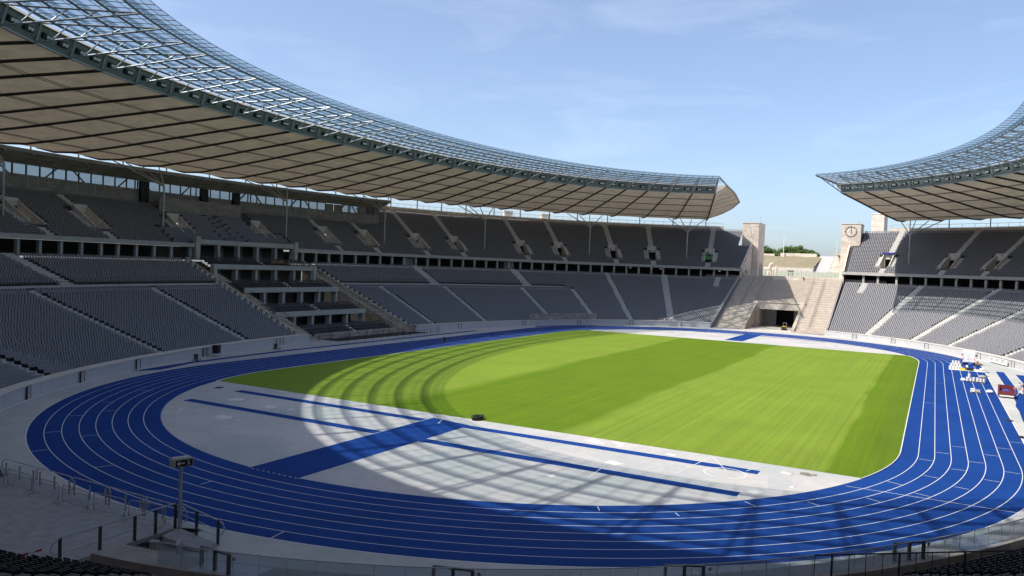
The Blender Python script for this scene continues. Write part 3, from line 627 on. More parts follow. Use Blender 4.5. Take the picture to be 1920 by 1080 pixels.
# side walls and block steps of the cut
for x, sg_ in ((VX0, -1), (VX1, 1)):
    v = MB(); ys = [float(yoff(x, d)) for d in np.linspace(-.3, 31.6, 12)]; zs = [ZLs(max(1.05, d))+.12 for d in np.linspace(-.3, 31.6, 12)]
    for i in range(11):
        v.add([(x-.3, ys[i], 0), (x-.3, ys[i+1], 0), (x-.3, ys[i+1], zs[i+1]+.25), (x-.3, ys[i], zs[i]+.25), (x+.3, ys[i], 0), (x+.3, ys[i+1], 0), (x+.3, ys[i+1], zs[i+1]+.25), (x+.3, ys[i], zs[i]+.25)], ((0, 1, 2, 3), (7, 6, 5, 4), (3, 2, 6, 7)))
    v.quad((x-.3, ys[0], 0), (x+.3, ys[0], 0), (x+.3, ys[0], zs[0]+.25), (x-.3, ys[0], zs[0]+.25))
    v.build('side_wall', 'stonedark', VT)
    v = MB()
    for i in range(22):
        d = 1.8+i*1.35; y = float(yoff(x, d)); v = MB(); v.b2(x+sg_*.55, x+sg_*1.15, y-.3, y+.3, ZLs(d)-.2, ZLs(d)+.5); v.build('step_block', 'step', VT)
    v = MB(); xi = x-sg_*1.6
    ys = [float(yoff(xi, d)) for d in np.linspace(0, 31, 43)]; 
    for i in range(42): v.b2(xi-1.3, xi+1.3, ys[i], ys[i+1], 0 if i < 2 else ZLs(1.05+i*.735)-1.2, ZLs(1.05+i*.735)-.25)
    v.build('side_stair', 'stonedark', VT)
    v = MB(); P = [(xi+sg_*-1.35, float(yoff(xi, d)), max(.1, ZLs(max(1.05, d))-.3)) for d in np.linspace(2, 31, 15)]
    for q in P: v.tube(q, (q[0], q[1], q[2]+1.0), .03, 4)
    v.path([(q[0], q[1], q[2]+1.0) for q in P], .035, 4); v.build('side_railing', 'dark', VT)
# press desks above the tribune
n = 0; desk_first = None
def press_desk(w, x, y, z):
    t = thing('press_desk', 'dark grey press desk row above the honorary tribune in the upper left stand', 'desk', (x, y, z), 0, 'press desks above the tribune')
    v = MB(); v.box((0, 0, .74), (w, .55, .05)); v.build('desk_top', 'desk', t, local=True)
    v = MB(); v.box((0, -.27, .44), (w, .05, .9)); v.build('front_panel', 'desk', t, local=True)
    for q in (-w/2+.04, w/2-.04): v = MB(); v.box((q, .03, .36), (.05, .5, .72)); v.build('side_panel', 'desk', t, local=True)
for j in range(15):
    D = 33.4+.725*j*.96; z = float(ZU(D+.05)); xa, xb = (-17, 16) if D < 37.6 else (-8.6, 9)
    if D > 43.5: break
    segs = [(xa, xa+(xb-xa)*.36), (xa+(xb-xa)*.42, xa+(xb-xa)*.55), (xa+(xb-xa)*.6, xb)] if j % 2 == 0 else [(xa+.8, xa+(xb-xa)*.43), (xa+(xb-xa)*.52, xb-.6)]
    for a, b in segs:
        if b-a < 1: continue
        x = (a+b)/2; press_desk(b-a-.3, x, float(yoff(x, D+.3)), z)
v = MB(); vrib(v, [(44.2, 23.0), (44.2, 25.9), (44.5, 25.9), (44.5, 23.0)], -12, 9.3, close=True); v.build('parapet_wall', 'beige', VT)
# ------------------------------------------------------------------ press box on the rim of the left stand
PB = thing('press_box', 'long glazed press box under a flat roof on top of the left stand', 'press box')
X0, X1 = -76, 55
v = MB(); vrib(v, [(47.4, 24.4), (47.4, 27.15), (47.6, 27.15), (47.6, 24.4)], X0, X1, 60, close=True)
for x in (X0, X1): y = float(yoff(x, 47.4)); v.b2(x-.15, x+.15, y, y+7.6, 24, 30.4)
v.build('front_panel', 'beige', PB)
v = MB()
for x in np.arange(X0+1, X1, 1.95): y = float(yoff(x, 47.38)); v.b2(x-.03, x+.03, y-.02, y+.01, 25.2, 27.15)
v.build('panel_joint', 'step', PB)
v = MB(); vrib(v, [(43.6, 30.55), (43.6, 31.2), (55.6, 31.35), (55.6, 30.9), (47.4, 29.0), (44.6, 30.1)], X0, X1, 60, close=True); v.build('roof', 'stonedark', PB)
v = MB(); vrib(v, [(43.35, 30.55), (43.35, 30.75), (43.6, 30.75), (43.6, 30.55)], X0, X1, 60, close=True)
for x in np.arange(-50, 52, 5.2): y = float(yoff(x, 43.5)); v.box((x, y-.15, 30.35), (.5, .25, .2))
v.build('roof_edge_beam', 'bsteel', PB)
v = MB(); vrib(v, [(47.6, 26.2), (55.4, 26.2)], X0, X1, 60); v.build('floor', 'concback', PB)
v = MB(); vrib(v, [(55.35, 24), (55.35, 27.3)], X0, X1, 60); v.build('rear_sill', 'stonedark', PB)
xw = np.arange(-54, 53, 2.62)
for i, x in enumerate(xw):
    y = float(yoff(x+1.3, 47.5)); a = math.atan2(float(yoff(x+2.6, 47.5)-yoff(x, 47.5)), 2.6)
    v = MB()
    if i in (35, 36, 39): v.box((x+1.3, y, 28.05), (2.5, .12, 1.8), a); v.build('wall_panel', 'beige', PB); continue
    for q in (-1.27, 1.27): v.box((x+1.3+q*math.cos(a), y+q*math.sin(a), 28.07), (.16, .14, 1.86), a)
    for q in (27.17, 28.96): v.box((x+1.3, y, q), (2.4, .12, .08), a)
    w = v.build('window', 'dark', PB); v = MB(); v.box((x+1.3, y+.03, 28.07), (2.4, .03, 1.84), a); v.build('pane', 'window', w)
v = MB()
for x in np.arange(-50, 50, 15.5):
    y = float(yoff(x, 49.5)); v.tube((x, y, 26.3), (x+3.2, y, 29.2), .16, 6); v.tube((x+9.5, y, 26.3), (x+6.3, y, 29.2), .16, 6); v.tube((x+4.9, y, 26.2), (x+4.9, y, 29.2), .16, 6)
v.build('brace', 'dark', PB)
v = MB()
for x in (-13.6, 1.5, 10.3): y = float(yoff(x, 47.2)); v = MB(); v.b2(x-.9, x+.9, y-.6, y+.2, 24.3, 28.9); v.build('entrance', 'black', PB)
# ------------------------------------------------------------------ roof
RF = thing('stadium_roof', 'oval cantilevered membrane and glass stadium roof, open above the pitch and towards the gate', 'roof')
TL = [14.9, 20.5, 26.4, 32.3, 38.2, 44.0, 50.1, 55.9, 62.1, 67.9, 73.6, 79.6, 85.7, 91.8, 98.0, 104.2, 110.4, 117.3, 124.9, 132.0, 138.7, 145.3, 152.2, 159.5, 166.2, 172.8, 179.2, 184.8, 190.7, 196.4, 202.3, 208.2, 214.1, 220.0, 225.9, 231.8, 237.7, 243.7]
TS = TL+[PER-s for s in TL[::-1]]
ZB = lambda D: float(np.interp(D, [-7.6, 5, 20, 35, 44, 49, 53, 55.6], [38.95, 36.55, 34.75, 32.95, 32.05, 32.15, 33.0, 34.3]))
ZT = lambda D: float(np.interp(D, [-10.4, 5, 20, 33, 45, 51, 55.6], [39.35, 38.75, 39.6, 39.2, 37.4, 35.9, 34.4]))
DB = [5, 9, 13, 17, 21, 25, 29, 33, 37, 41, 44, 46.5, 49, 51, 53, 54.5, 55.6]
def roofgrid(Ds, Z, sag, sub=4):
    S = []; W_ = []
    for i in range(len(TS)-1):
        for k in range(sub): S.append(TS[i]+(TS[i+1]-TS[i])*k/sub); W_.append(math.sin(math.pi*k/sub))
    S.append(TS[-1]); W_.append(0); S = np.array(S); W_ = np.array(W_)
    return np.stack([P3(S, d, Z(d)+sag*W_*min(1, (56-d)/6 if d > 5.1 else 0), FAN) for d in Ds], 1)
v = MB(); v.grid(roofgrid(DB, lambda d: ZB(d)+.18, .1)); v.build('soffit_membrane', 'soffit', RF, smooth=True)
v = MB(); v.grid(roofgrid([4.2, 5, 12, 20, 28, 36, 42, 47, 51, 54, 55.6], ZT, .25, 2)); v.build('upper_membrane', 'skin', RF, smooth=True)
v = MB(); GD = [-9.8, -7.6, -5, -2.5, 0, 2.5, 4.6]; v.grid(roofgrid(GD, lambda d: ZT(d)+.42, 0, 3)); v.build('glass_skin', 'glass', RF)
for D in (-7.7, -4.9, -2.2, .5, 3.1):
    v = MB(); v.grid(roofgrid([D-.4, D+.4], lambda d: ZT(d)+.45, 0, 3)); v.build('glass_band', 'frit', RF)
PUR = [-7.7, -4.9, -2.2, .5, 3.1]
for D in PUR:
    v = MB(); G = roofgrid([D], lambda d: ZT(d)-.05, 0, 2)[:, 0]; v.path([tuple(p) for p in G], .13, 6); v.build('purlin', 'bsteel', RF)
v = MB()
Sg = []
for i in range(len(TS)-1): Sg += list(np.linspace(TS[i], TS[i+1], 4)[:-1])
Sg.append(TS[-1]); Sg = np.array(Sg)
for D in (-9.75, -8.8, -6.4, -3.7, -1.0, 1.7, 4.2): v.path([tuple(p) for p in P3(Sg, D, ZT(D)+.36, FAN)], .035, 4)
Ga = [P3(Sg, D, ZT(D)+.36, FAN) for D in (-9.75, -3, 4.5)]
for i in range(len(Sg)): v.path([tuple(g[i]) for g in Ga], .05, 4)
for D in PUR:
    a = P3(Sg, D, ZT(D), FAN); b0 = P3(Sg, D-.55, ZT(D)+.36, FAN); b1 = P3(Sg, D+.55, ZT(D)+.36, FAN); up_ = P3(Sg, D, ZT(D)+.36, FAN)
    for i in range(len(Sg)): v.tube(a[i], b0[i], .022, 4, caps=False); v.tube(a[i], b1[i], .022, 4, caps=False)
v.build('glazing_bars', 'bsteel', RF)
v = MB()
for D in (13.2, 13.75, 22.2, 22.75, 31.2, 31.75, 40.2, 40.75): v.path([tuple(p) for p in roofgrid([D], lambda d: ZB(d)+.1, .08, 4)[:, 0]], .045, 4)
v.build('ring_cables', 'chord', RF)
P_ = lambda s, D, z: P3(np.array([s]), D, z, FAN)[0]
for s in TS:
    v = MB(); v.path([P_(s, D, ZB(D)) for D in DB], .2, 6); v.path([P_(s, 4.9, ZT(5)-.3), P_(s, 20, ZT(20)-.3), P_(s, 33, ZT(33)-.3), P_(s, 45, ZT(45)-.3), P_(s, 54, ZT(54)-.2)], .15, 5)
    for i in range(2, len(DB)-3, 2): v.tube(P_(s, DB[i], ZB(DB[i])+.1), P_(s, DB[i+1]+1.5, ZT(DB[i+1]+1.5)-.3), .1, 4); v.tube(P_(s, DB[i+1]+1.5, ZT(DB[i+1]+1.5)-.3), P_(s, DB[min(i+3, len(DB)-4)], ZB(DB[min(i+3, len(DB)-4)])+.1), .1, 4)
    tr = v.build('truss', 'chord', RF)
    v = MB(); v.tube(P_(s, 5, 36.55), P_(s, -7.7, ZT(-7.7)-.12), .12, 8); v.tube(P_(s, 4.4, ZT(4.4)-.12), P_(s, -7.7, ZT(-7.7)-.06), .10, 8)
    for (d0, d1) in ((3.3, 1.8), (.5, -.9), (-2.5, -3.6)):
        zb = 36.55+(5-d0)/12.7*(ZT(-7.7)-.12-36.55); v.tube(P_(s, d0, zb), P_(s, d1-.3, ZT(d1)-.1), .07, 6)
    v.tube(P_(s, 4.85, 36.5), P_(s, 4.3, ZT(4.3)-.1), .11, 6)
    v.build('cantilever', 'steel', tr)
# light ring: grey green panels with recessed floodlights
def lring(prof, name, m, mi=None):
    v = MB(); S = []
    for i in range(len(TS)-1): S += list(np.linspace(TS[i], TS[i+1], 3)[:-1])
    S.append(TS[-1]); v.grid(np.stack([P3(np.array(S), d, z, FAN) for d, z in prof], 1)); return v.build(name, m, RF)
lring([(5.15, 36.6), (4.85, 37.15), (4.95, 37.2), (4.6, 38.45), (4.3, 38.6)], 'light_ring', 'ring')
lring([(5.2, 36.5), (4.9, 36.5), (4.9, 36.66), (5.2, 36.66)], 'light_ring_sill', 'steel')
lring([(4.95, 37.16), (4.75, 37.16), (4.75, 37.26), (4.95, 37.26)], 'light_ring_rail', 'ring')
for i in range(len(TS)-1):
    for f in (.27, .73):
        s = TS[i]+(TS[i+1]-TS[i])*f; p = P_(s, 4.72, 37.62)
        if not inview(p, .05): continue
        q = P_(s+.3, 4.72, 37.62); a = math.atan2(q[1]-p[1], q[0]-p[0]); o = np.array([math.sin(a), -math.cos(a)]); o = o if np.dot(o, p[:2]) < 0 else -o
        v = MB(); v.box((p[0]+o[0]*.02, p[1]+o[1]*.02, p[2]), (1.55, .3, .62), a); fl = v.build('floodlight', 'black', RF)
        v = MB()
        for k in (-.38, .12) if (i+int(f*4)) % 3 else (-.5, -.1, .35):
            c = (p[0]+o[0]*.17+math.cos(a)*k, p[1]+o[1]*.17+math.sin(a)*k, p[2]+.02); v.tube(c, (c[0]+o[0]*.14, c[1]+o[1]*.14, c[2]-.08), .16, 8, .2)
        v.build('lamp', 'lamp', fl)
# closing membranes at the two roof ends beside the gate
for sg_, s in ((1, TS[0]), (-1, TS[-1])):
    DD = [5, 11, 17, 23, 29, 35, 40, 44, 47, 50, 52.5, 54.3, 55.6]
    OV = lambda D: float(np.interp(D, [-10, 5, 20, 35, 44, 48, 52, 55.6], [0.4, 3.0, 6.6, 9.2, 7.6, 5.8, 3.8, 1.7]))*(1 if sg_ > 0 else .5)
    low = [P_(s, D, ZB(D)+.16) for D in DD]; top = []
    ZE = lambda D: float(np.interp(D, [-10.2, 5, 20, 35, 44, 50, 55.6], [39.3, 38.9, 38.1, 36.9, 35.6, 34.4, 33.6]))
    for D in DD: q = P_(s, D, ZE(D)); q[1] -= sg_*OV(D); top.append(q)
    v = MB(); v.grid([[l+(t-l)*k/5 for k in range(6)] for l, t in zip(low, top)]); v.build('end_membrane', 'soffit', RF, smooth=True)
    v = MB(); v.path([tuple(P_(s, -10.2, ZT(-10.2)))]+[tuple(t) for t in top]+[tuple(low[-1])], .22, 6)
    for k in (1, 2, 3, 4, 5): v.tube(low[k], top[min(k+1, 12)], .05, 4)
    v.build('end_edge_beam', 'bsteel', RF)
    v = MB(); v.grid([[P_(s, D, ZT(D)), t+np.array([0, 0, .15])] for D, t in zip(DD, top)]); v.build('end_top_membrane', 'skin', RF)
    v = MB(); v.add([P_(s, -10.2, ZT(-10.2)+.4), P_(s, 4.6, ZT(4.6)+.4), tuple(top[0]+np.array([0, 0, .5]))], ((0, 1, 2),)); v.build('end_glass', 'glass', RF)
# posts between rim and roof
for i, s in enumerate(TS):
    p = P_(s, 54.6, 0)
    if not inview(np.array([p[0], p[1], 31]), .05): continue
    if -76 < p[0] < 55 and p[1] > 0: z0 = 31.2
    else: z0 = 30.5
    v = MB(); v.tube((p[0], p[1], z0), (p[0], p[1], ZB(54.6)), .16, 6); v.build('roof_post', 'bsteel', RF)
# tree columns
def tree_column(x, y, label):
    D = 38; z0 = float(ZUs(38))-.2; t = thing('roof_column', label, 'column', (x, y, z0), 0, 'forked columns carrying the roof')
    v = MB(); v.tube((0, 0, 0), (0, 0, 27.6-z0), .17, 10, .2); v.build('shaft', 'steel', t, local=True)
    dx = np.array([x, y*1.45]); dx = dx/np.linalg.norm(dx); tx = np.array([-dx[1], dx[0]])
    for a, b in ((-5.8, 7.6), (5.8, 7.6), (-1.7, 8.2), (1.9, 8.2)):
        q = tx*a+dx*b; De = dist0(x+q[0], y+q[1]); v = MB(); v.tube((0, 0, 27.5-z0), (q[0], q[1], ZB(De)-z0-.02), .16, 8, .11); v.build('branch', 'steel', t, local=True)
for (x, y), lb in zip([(-48.2, 90.4), (-15.7, 95.3), (16.9, 95), (47.6, 90.3), (79.8, 78.5), (108.9, 57.5), (127, 31.7), (127.8, -31.4), (108.9, -57.5)],
    ['forked roof column at the far left edge of the photo, upper left stand', 'forked roof column left of the press desks in the upper left stand', 'forked roof column right of the press desks in the upper left stand', 'forked roof column at the right end of the press box', 'forked roof column fourth from the marathon gate in the left stand', 'forked roof column third from the marathon gate in the left stand', 'forked roof column nearest the marathon gate in the left stand', 'forked roof column standing in the upper right stand near the clock tower', 'forked roof column mostly cut off by the right photo edge']): tree_column(x, y, lb)
# ------------------------------------------------------------------ marathon gate: stairs, tunnel, towers, terrace
ST = thing('gate_stairs', 'wide stone stairs of the marathon gate with a tunnel mouth at their foot', 'stairs')
NS = 48; dxs, dzs, xs0 = .698, .3, 96.5
prof = [(xs0, .02)]
for i in range(NS): prof += [(xs0+dxs*i, .02+dzs*(i+1)), (xs0+dxs*(i+1), .02+dzs*(i+1))]
SZ = lambda x: .02+(x-xs0)/dxs*dzs+.15
def stairpart(y0, y1, xmin=0):
    v = MB(); pr = [q for q in prof if q[0] >= xmin]; v.grid([[(x, y, z) for y in (y0, y1)] for x, z in pr]); return v
stairpart(7.0, 14.4).build('steps', 'stair', ST); stairpart(-14.4, -6.5).build('steps', 'stair', ST); stairpart(-6.5, 7.0, 113).build('steps', 'stair', ST)
v = MB()
for x in np.arange(xs0+1.4, 129, 1.396):     # seat kerbs every fourth step
    for y0, y1 in ((10.9, 14.2), (7.2, 10.1), (-14.2, -10.2), (-9.4, -7.2)): v = MB(); v.b2(x, x+.45, y0, y1, SZ(x)-.2, SZ(x)+.22); v.build('seat_kerb', 'stair2', ST)
v = MB(); v.b2(112.2, 114.2, -6.9, 7.4, 5.1, 7.05); v.b2(112.0, 114.3, -7.0, 7.5, 7.05, 7.3); v.build('tunnel_lintel', 'stone', ST)
for y0, y1 in ((6.2, 7.0), (-6.5, -5.7)):
    v = MB(); Pz = [(96.6, 0), (112.6, 0), (112.6, SZ(112.6)+.1), (97.2, 1.0), (96.6, 1.0)]
    v.add([(x, y0, z) for x, z in Pz]+[(x, y1, z) for x, z in Pz], [tuple(range(5)), tuple(range(9, 4, -1))]+[(i, i+5, (i+1) % 5+5, (i+1) % 5) for i in range(5)]); v.build('wing_wall', 'stonedark', ST)
    v = MB(); v.b2(111.6, 113.6, y0-.3, y1+.3, 0, 7.35); v.build('tunnel_pier', 'stone', ST)
v = MB(); v.b2(112.6, 120.2, 5.6, 6.2, 0, 5.1); v.b2(112.6, 120.2, -5.7, -5.2, 0, 5.1); v.b2(112.6, 127, -5.7, 6.2, 5.1, 5.3); v.build('tunnel_lining', 'stonedark', ST)
v = MB(); v.b2(120, 120.25, 2.2, 5.6, 0, 5.08); v.build('tunnel_door', 'grey', ST); v = MB(); v.b2(120, 120.25, -5.2, -2.7, 0, 5.08); v.build('tunnel_door', 'grey', ST)
v = MB(); v.b2(126, 126.2, -5.7, 6.2, 0, 5.1); v.b2(120.3, 126, 5.6, 5.8, 0, 5.1); v.b2(120.3, 126, -5.4, -5.2, 0, 5.1); v.build('tunnel_interior', 'black', ST)
v = MB(); v.b2(94.4, 126, -5.7, 6.2, -.1, .035); v.build('tunnel_floor', 'stone', ST)
for i, y in enumerate((10.5, 7.1, -6.7, -9.8)):
    v = MB(); xa = 99 if i in (0, 3) else 98
    P = [(x, y, SZ(x)) for x in np.arange(xa, 128, 2.1)]
    for q in P: v.tube(q, (q[0], q[1], q[2]+1.0), .035, 4)
    for k in range(0, len(P)-1):
        v.tube((P[k][0], y, P[k][2]+1), (P[k+1][0], y, P[k+1][2]+1), .04, 4); v.tube((P[k][0], y, P[k][2]+.5), (P[k+1][0], y, P[k+1][2]+.5), .03, 4)
    tag(v.build('stair_railing', 'rail'), ['outer railing down the shaded left flight of the gate stairs', 'inner railing beside the left wing wall of the tunnel', 'inner railing beside the right wing wall of the tunnel', 'outer railing down the sunlit right flight of the gate stairs'][i], 'railing')
v = MB()
for i, y in enumerate((9.6, 6.9, 4.1, 1.0, -2.1, -3.7, -5.2)): v.tube((93.6, y, 0), (93.6, y, 1.0), .03, 5)
v.path([(93.6, y, .62) for y in (4.1, 1.0, -2.1, -3.7, -5.2)], .015, 4)
tag(v.build('barrier_posts', 'rail'), 'low grey rope barrier on posts in front of the tunnel mouth', 'barrier')
TR = MB(); TR.b2(130, 240, -26, 26, 12.0, 14.42); TR.b2(129.7, 130.4, -14.4, 14.4, 14.0, 14.62); struct(TR.build('terrace', 'stone'))
v = MB(); v.b2(127.6, 131.2, -3.6, 5.0, 11.5, 14.66); tag(v.build('stone_plinth', 'stone'), 'broad stone block at the top centre of the gate stairs', 'plinth')
def tower(name, y0, y1, label, seed):
    t = thing(name, label, 'tower', (147, (y0+y1)/2, 13.2)); v = MB(); v.b2(142, 152, y0, y1, 13.2, 31.35); v.build('shaft', 'stone', t)
    v = MB(); v.b2(141.85, 152.15, y0-.15, y1+.15, 31.35, 31.65); v.build('coping', 'cap', t); return t
tl = tower('gate_tower', 12.6, 17.8, 'pale stone gate tower without a clock, left of the gap', 1)
v = MB(); v.b2(141.95, 142.2, 12.75, 13.05, 30.2, 31.0)
yy = 15.6
for i in range(14): v.box((141.99, yy, 30.6-i*.36), (.06, .16, .3)); yy -= .1 if i < 9 else .14
for y, z in ((16.3, 29.8), (14.6, 30.4), (14, 29.6), (13.6, 28.8), (14.2, 27.9), (15.1, 27), (13.4, 30.3), (16.9, 29.0), (15.4, 29.9)): v.box((141.99, y, z), (.06, .3, .22))
v.build('stone_marks', 'stonedark', tl)
v = MB(); v.b2(145, 150, 12.52, 12.64, 14.4, 18.6); v.build('door_frame', 'stonedark', tl)
tr_ = tower('gate_tower', -17.6, -12.1, 'pale stone gate tower carrying the round clock, right of the gap', 2)
for x, y, z0, h in ((143, 15.6, 31.6, 1.5), (146, 13.0, 31.6, 2.4), (144, -16.8, 31.6, 1.2)):
    v = MB(); v.tube((x, y, z0), (x, y, z0+h), .05, 5); v.build('antenna', 'rail', tl if y > 0 else tr_)
CK = thing('clock', 'large round clock ring with twelve marks on the right gate tower', 'clock', (141.9, -14.8, 29.1))
v = MB(); n = 40
for i in range(n):
    a, b = 2*math.pi*i/n, 2*math.pi*(i+1)/n; v.tube((0, 1.5*math.cos(a), 1.5*math.sin(a)), (0, 1.5*math.cos(b), 1.5*math.sin(b)), .06, 5, caps=False)
v.build('ring', 'dark', CK, local=True)
for i in range(12):
    a = math.pi/6*i; v = MB(); v.tube((0, 1.45*math.cos(a), 1.45*math.sin(a)), (0, 1.88*math.cos(a), 1.84*math.sin(a)), .05, 5); v.build('hour_mark', 'dark', CK, local=True)
for l, a in ((1.5, R(90)), (.95, R(92))):
    v = MB(); v.box((-.06, 0, l/2-.25), (.06, .1, l+.5)); v.build('hand', 'dark', CK, local=True)
v = MB()
for i in range(20):
    a, b = 2*math.pi*i/20, 2*math.pi*(i+1)/20; v.tube((.02, -.35+.42*math.cos(a), -.65+.42*math.sin(a)), (.02, -.35+.42*math.cos(b), -.65+.42*math.sin(b)), .02, 4, caps=False)
v.build('emblem', 'stonedark', CK, local=True)
v = MB()
for y in np.arange(-11.8, 12.3, 1.25): v.tube((146, y, 14.4), (146, y, 16.5), .05, 5)
for z in (14.6, 16.5): v.tube((146, -12, z), (146, 12.4, z), .05, 5)
for z in (15.2, 15.8): v.tube((146, -12, z), (146, 12.4, z), .02, 4)
tag(v.build('terrace_fence', 'rail'), 'tall thin metal fence across the gate terrace between the towers', 'fence')
FB = thing('fire_bowl', 'dark flat fire bowl on three legs above the gate stairs', 'fire bowl', (133.5, .9, 14.42))
for a in (0, 2.1, 4.2): v = MB(); v.tube((math.cos(a)*.6, math.sin(a)*.6, 0), (math.cos(a)*.75, math.sin(a)*.75, 1.85), .08, 6); v.build('leg', 'dark', FB, local=True)
v = MB(); v.tube((0, 0, 1.75), (0, 0, 2.05), .8, 20, 1.05); v.build('bowl', 'dark', FB, local=True)
def skin_mesh(name, V, E_, Rad, mats, pick=None, sub=1):
    me = bpy.data.meshes.new(name); me.from_pydata([tuple(map(float, q)) for q in V], E_, []); o = bpy.data.objects.new(name, me); col.objects.link(o)
    md = o.modifiers.new('s', 'SKIN'); sv = me.skin_vertices[0].data
    for i, r in enumerate(Rad): sv[i].radius = (r, r) if not isinstance(r, tuple) else r
    sv[0].use_root = True
    o.modifiers.new('b', 'SUBSURF').levels = sub; o.modifiers['b'].render_levels = sub
    dg = bpy.context.evaluated_depsgraph_get(); out = bpy.data.meshes.new_from_object(o.evaluated_get(dg)); bpy.data.objects.remove(o); bpy.data.meshes.remove(me)
    out.name = name; out.materials.clear()
    for m in mats: out.materials.append(M[m])
    if pick:
        for p in out.polygons: p.material_index = pick(p.center)
    out.polygons.foreach_set('use_smooth', [True]*len(out.polygons)); return out
SC = thing('sculpture', 'white stone sculpture group on the terrace beside the left gate tower', 'sculpture', (178, 14.6, 14.42)); SC.scale = (1.12,)*3
hv = [(0, 0, .1), (0, .2, 1.5), (-.1, .5, 2.7), (-.15, .35, 3.9), (-.1, -.15, 4.3), (-.1, -.7, 4.0), (0, .9, 1.6), (0, 1.1, .2), (0, -.35, .1)]
he = [(0, 1), (1, 2), (2, 3), (3, 4), (4, 5), (1, 6), (6, 7)]
o = bpy.data.objects.new('horse', skin_mesh('horse', hv[:8], he, [.3, .55, .6, .5, .4, .22, .5, .3], ['stone'])); col.objects.link(o); o.parent = SC
mv = [(0, 0, 1.9), (0, 0, 2.5), (0, 0, 2.95), (0, 0, 3.2), (0, 0, 3.55), (0, .3, 2.85), (0, .42, 2.2), (0, -.3, 2.85), (0, -.42, 2.2), (0, .16, 1.0), (0, .2, .1), (0, -.16, 1.0), (0, -.2, .1)]
o = bpy.data.objects.new('figure', skin_mesh('figure', [(q[0]-.3, q[1]-1.5, q[2]) for q in mv], [(0, 1), (1, 2), (2, 3), (3, 4), (2, 5), (5, 6), (2, 7), (7, 8), (0, 9), (9, 10), (0, 11), (11, 12)], [.3, .32, .28, .14, .2, .16, .12, .16, .12, .2, .16, .2, .16], ['stone'])); col.objects.link(o); o.parent = SC
v = MB(); v.b2(-.8, .8, -.8, 1.6, 0, .25); v.build('plinth', 'stone', SC, local=True)
# far towers, grass bank, wall and terraces beyond the gate
for (x, y, zt, w, lb) in ((205, -18.8, 39, 4.4, 'pale stone tower standing behind the right stand'), (156, 113.4, 36, 3.4, 'pale stone tower behind the left stand rim, left of two'), (167, 102.1, 35.6, 3.4, 'pale stone tower behind the left stand rim, right of two')):
    v = MB(); v.box((x, y, (13+zt)/2), (w, w, zt-13), R(-12) if y < 0 else R(40)); v.box((x, y, zt+.2), (w+.3, w+.3, .4), R(-12) if y < 0 else R(40)); tag(v.build('stone_tower', 'stone'), lb, 'tower')
v = MB(); v.grid([[(240, y, 14.1) for y in (-60, 160)], [(300, y, 15.0) for y in (-60, 160)], [(335, y, 17.4) for y in (-60, 160)]]); M['field'] = mat('field grass', (.40, .38, .32), .95, .0, .12, c2=(.26, .29, .17))
struct(v.build('far_field', 'field'))
v = MB(); v.grid([[(338+34*t, y-t*1.5, 19.4+7.3*t+.25*math.sin(y*.4+t*5)) for y in np.linspace(22, 150, 40)] for t in np.linspace(0, 1, 8)]); struct(v.build('grass_bank', 'dry'))
v = MB(); v.b2(336.5, 338, 21, 150, 14, 19.5); tag(v.build('field_wall', 'stone'), 'low pale stone wall at the foot of the far grass bank', 'wall')
v = MB(); v.b2(372, 373, 48, 150, 26, 27.9); v.b2(372, 373, 24, 44.5, 26.4, 28.5); tag(v.build('bank_wall', 'stone'), 'pale parapet wall on top of the far grass bank', 'wall')
FT = thing('far_terrace', 'pale stepped stone terraces beyond the gate, right of the grass bank', 'terrace', (350, 0, 14))
v = MB(); v.grid([[(337, 14, 15.5), (337, 22, 15.5)], [(372, 14, 27.2), (372, 22, 27.2)]]); v.build('ramp', 'fasc', FT)
v = MB()
for i in range(6): v.b2(338+i*6, 345+i*6, -40, 13.6, 13, 17.6+i*2.0)
v.build('steps', 'stone', FT)
v = MB(); v.b2(337.7, 337.99, -4, .5, 15.8, 17.2)
for y in (6.2, 4.8, 3.4): v.b2(337.7, 337.99, y, y+.7, 17.0, 17.5)
v.build('opening', 'black', FT)
v = MB(); v.b2(341, 380, -30, 12, 27.5, 27.9); v.b2(372, 374, 5, 8.5, 27.9, 29.0); v.build('top_wall', 'stone', FT)
def pole(x, y, z, h, r, label, base=False):
    t = thing('flagpole', label, 'pole', (x, y, z)); v = MB(); v.tube((0, 0, 0), (0, 0, h), r, 6, r*.6); v.build('mast', 'white', t, local=True)
    v = MB(); v.box((0, 0, .9 if base else .2), (1.6, 1.6, 1.8 if base else .4)); v.build('plinth', 'stone', t, local=True)
pole(371, 42.7, 26.2, 12.5, .2, 'white mast on a stone plinth on the far grass bank', True)
pole(360, 1.5, 27.8, 12, .16, 'tall white flagpole above the far terraces'); pole(365, 12.5, 27.2, 9, .1, 'thin white flagpole between the trees and the far terraces')
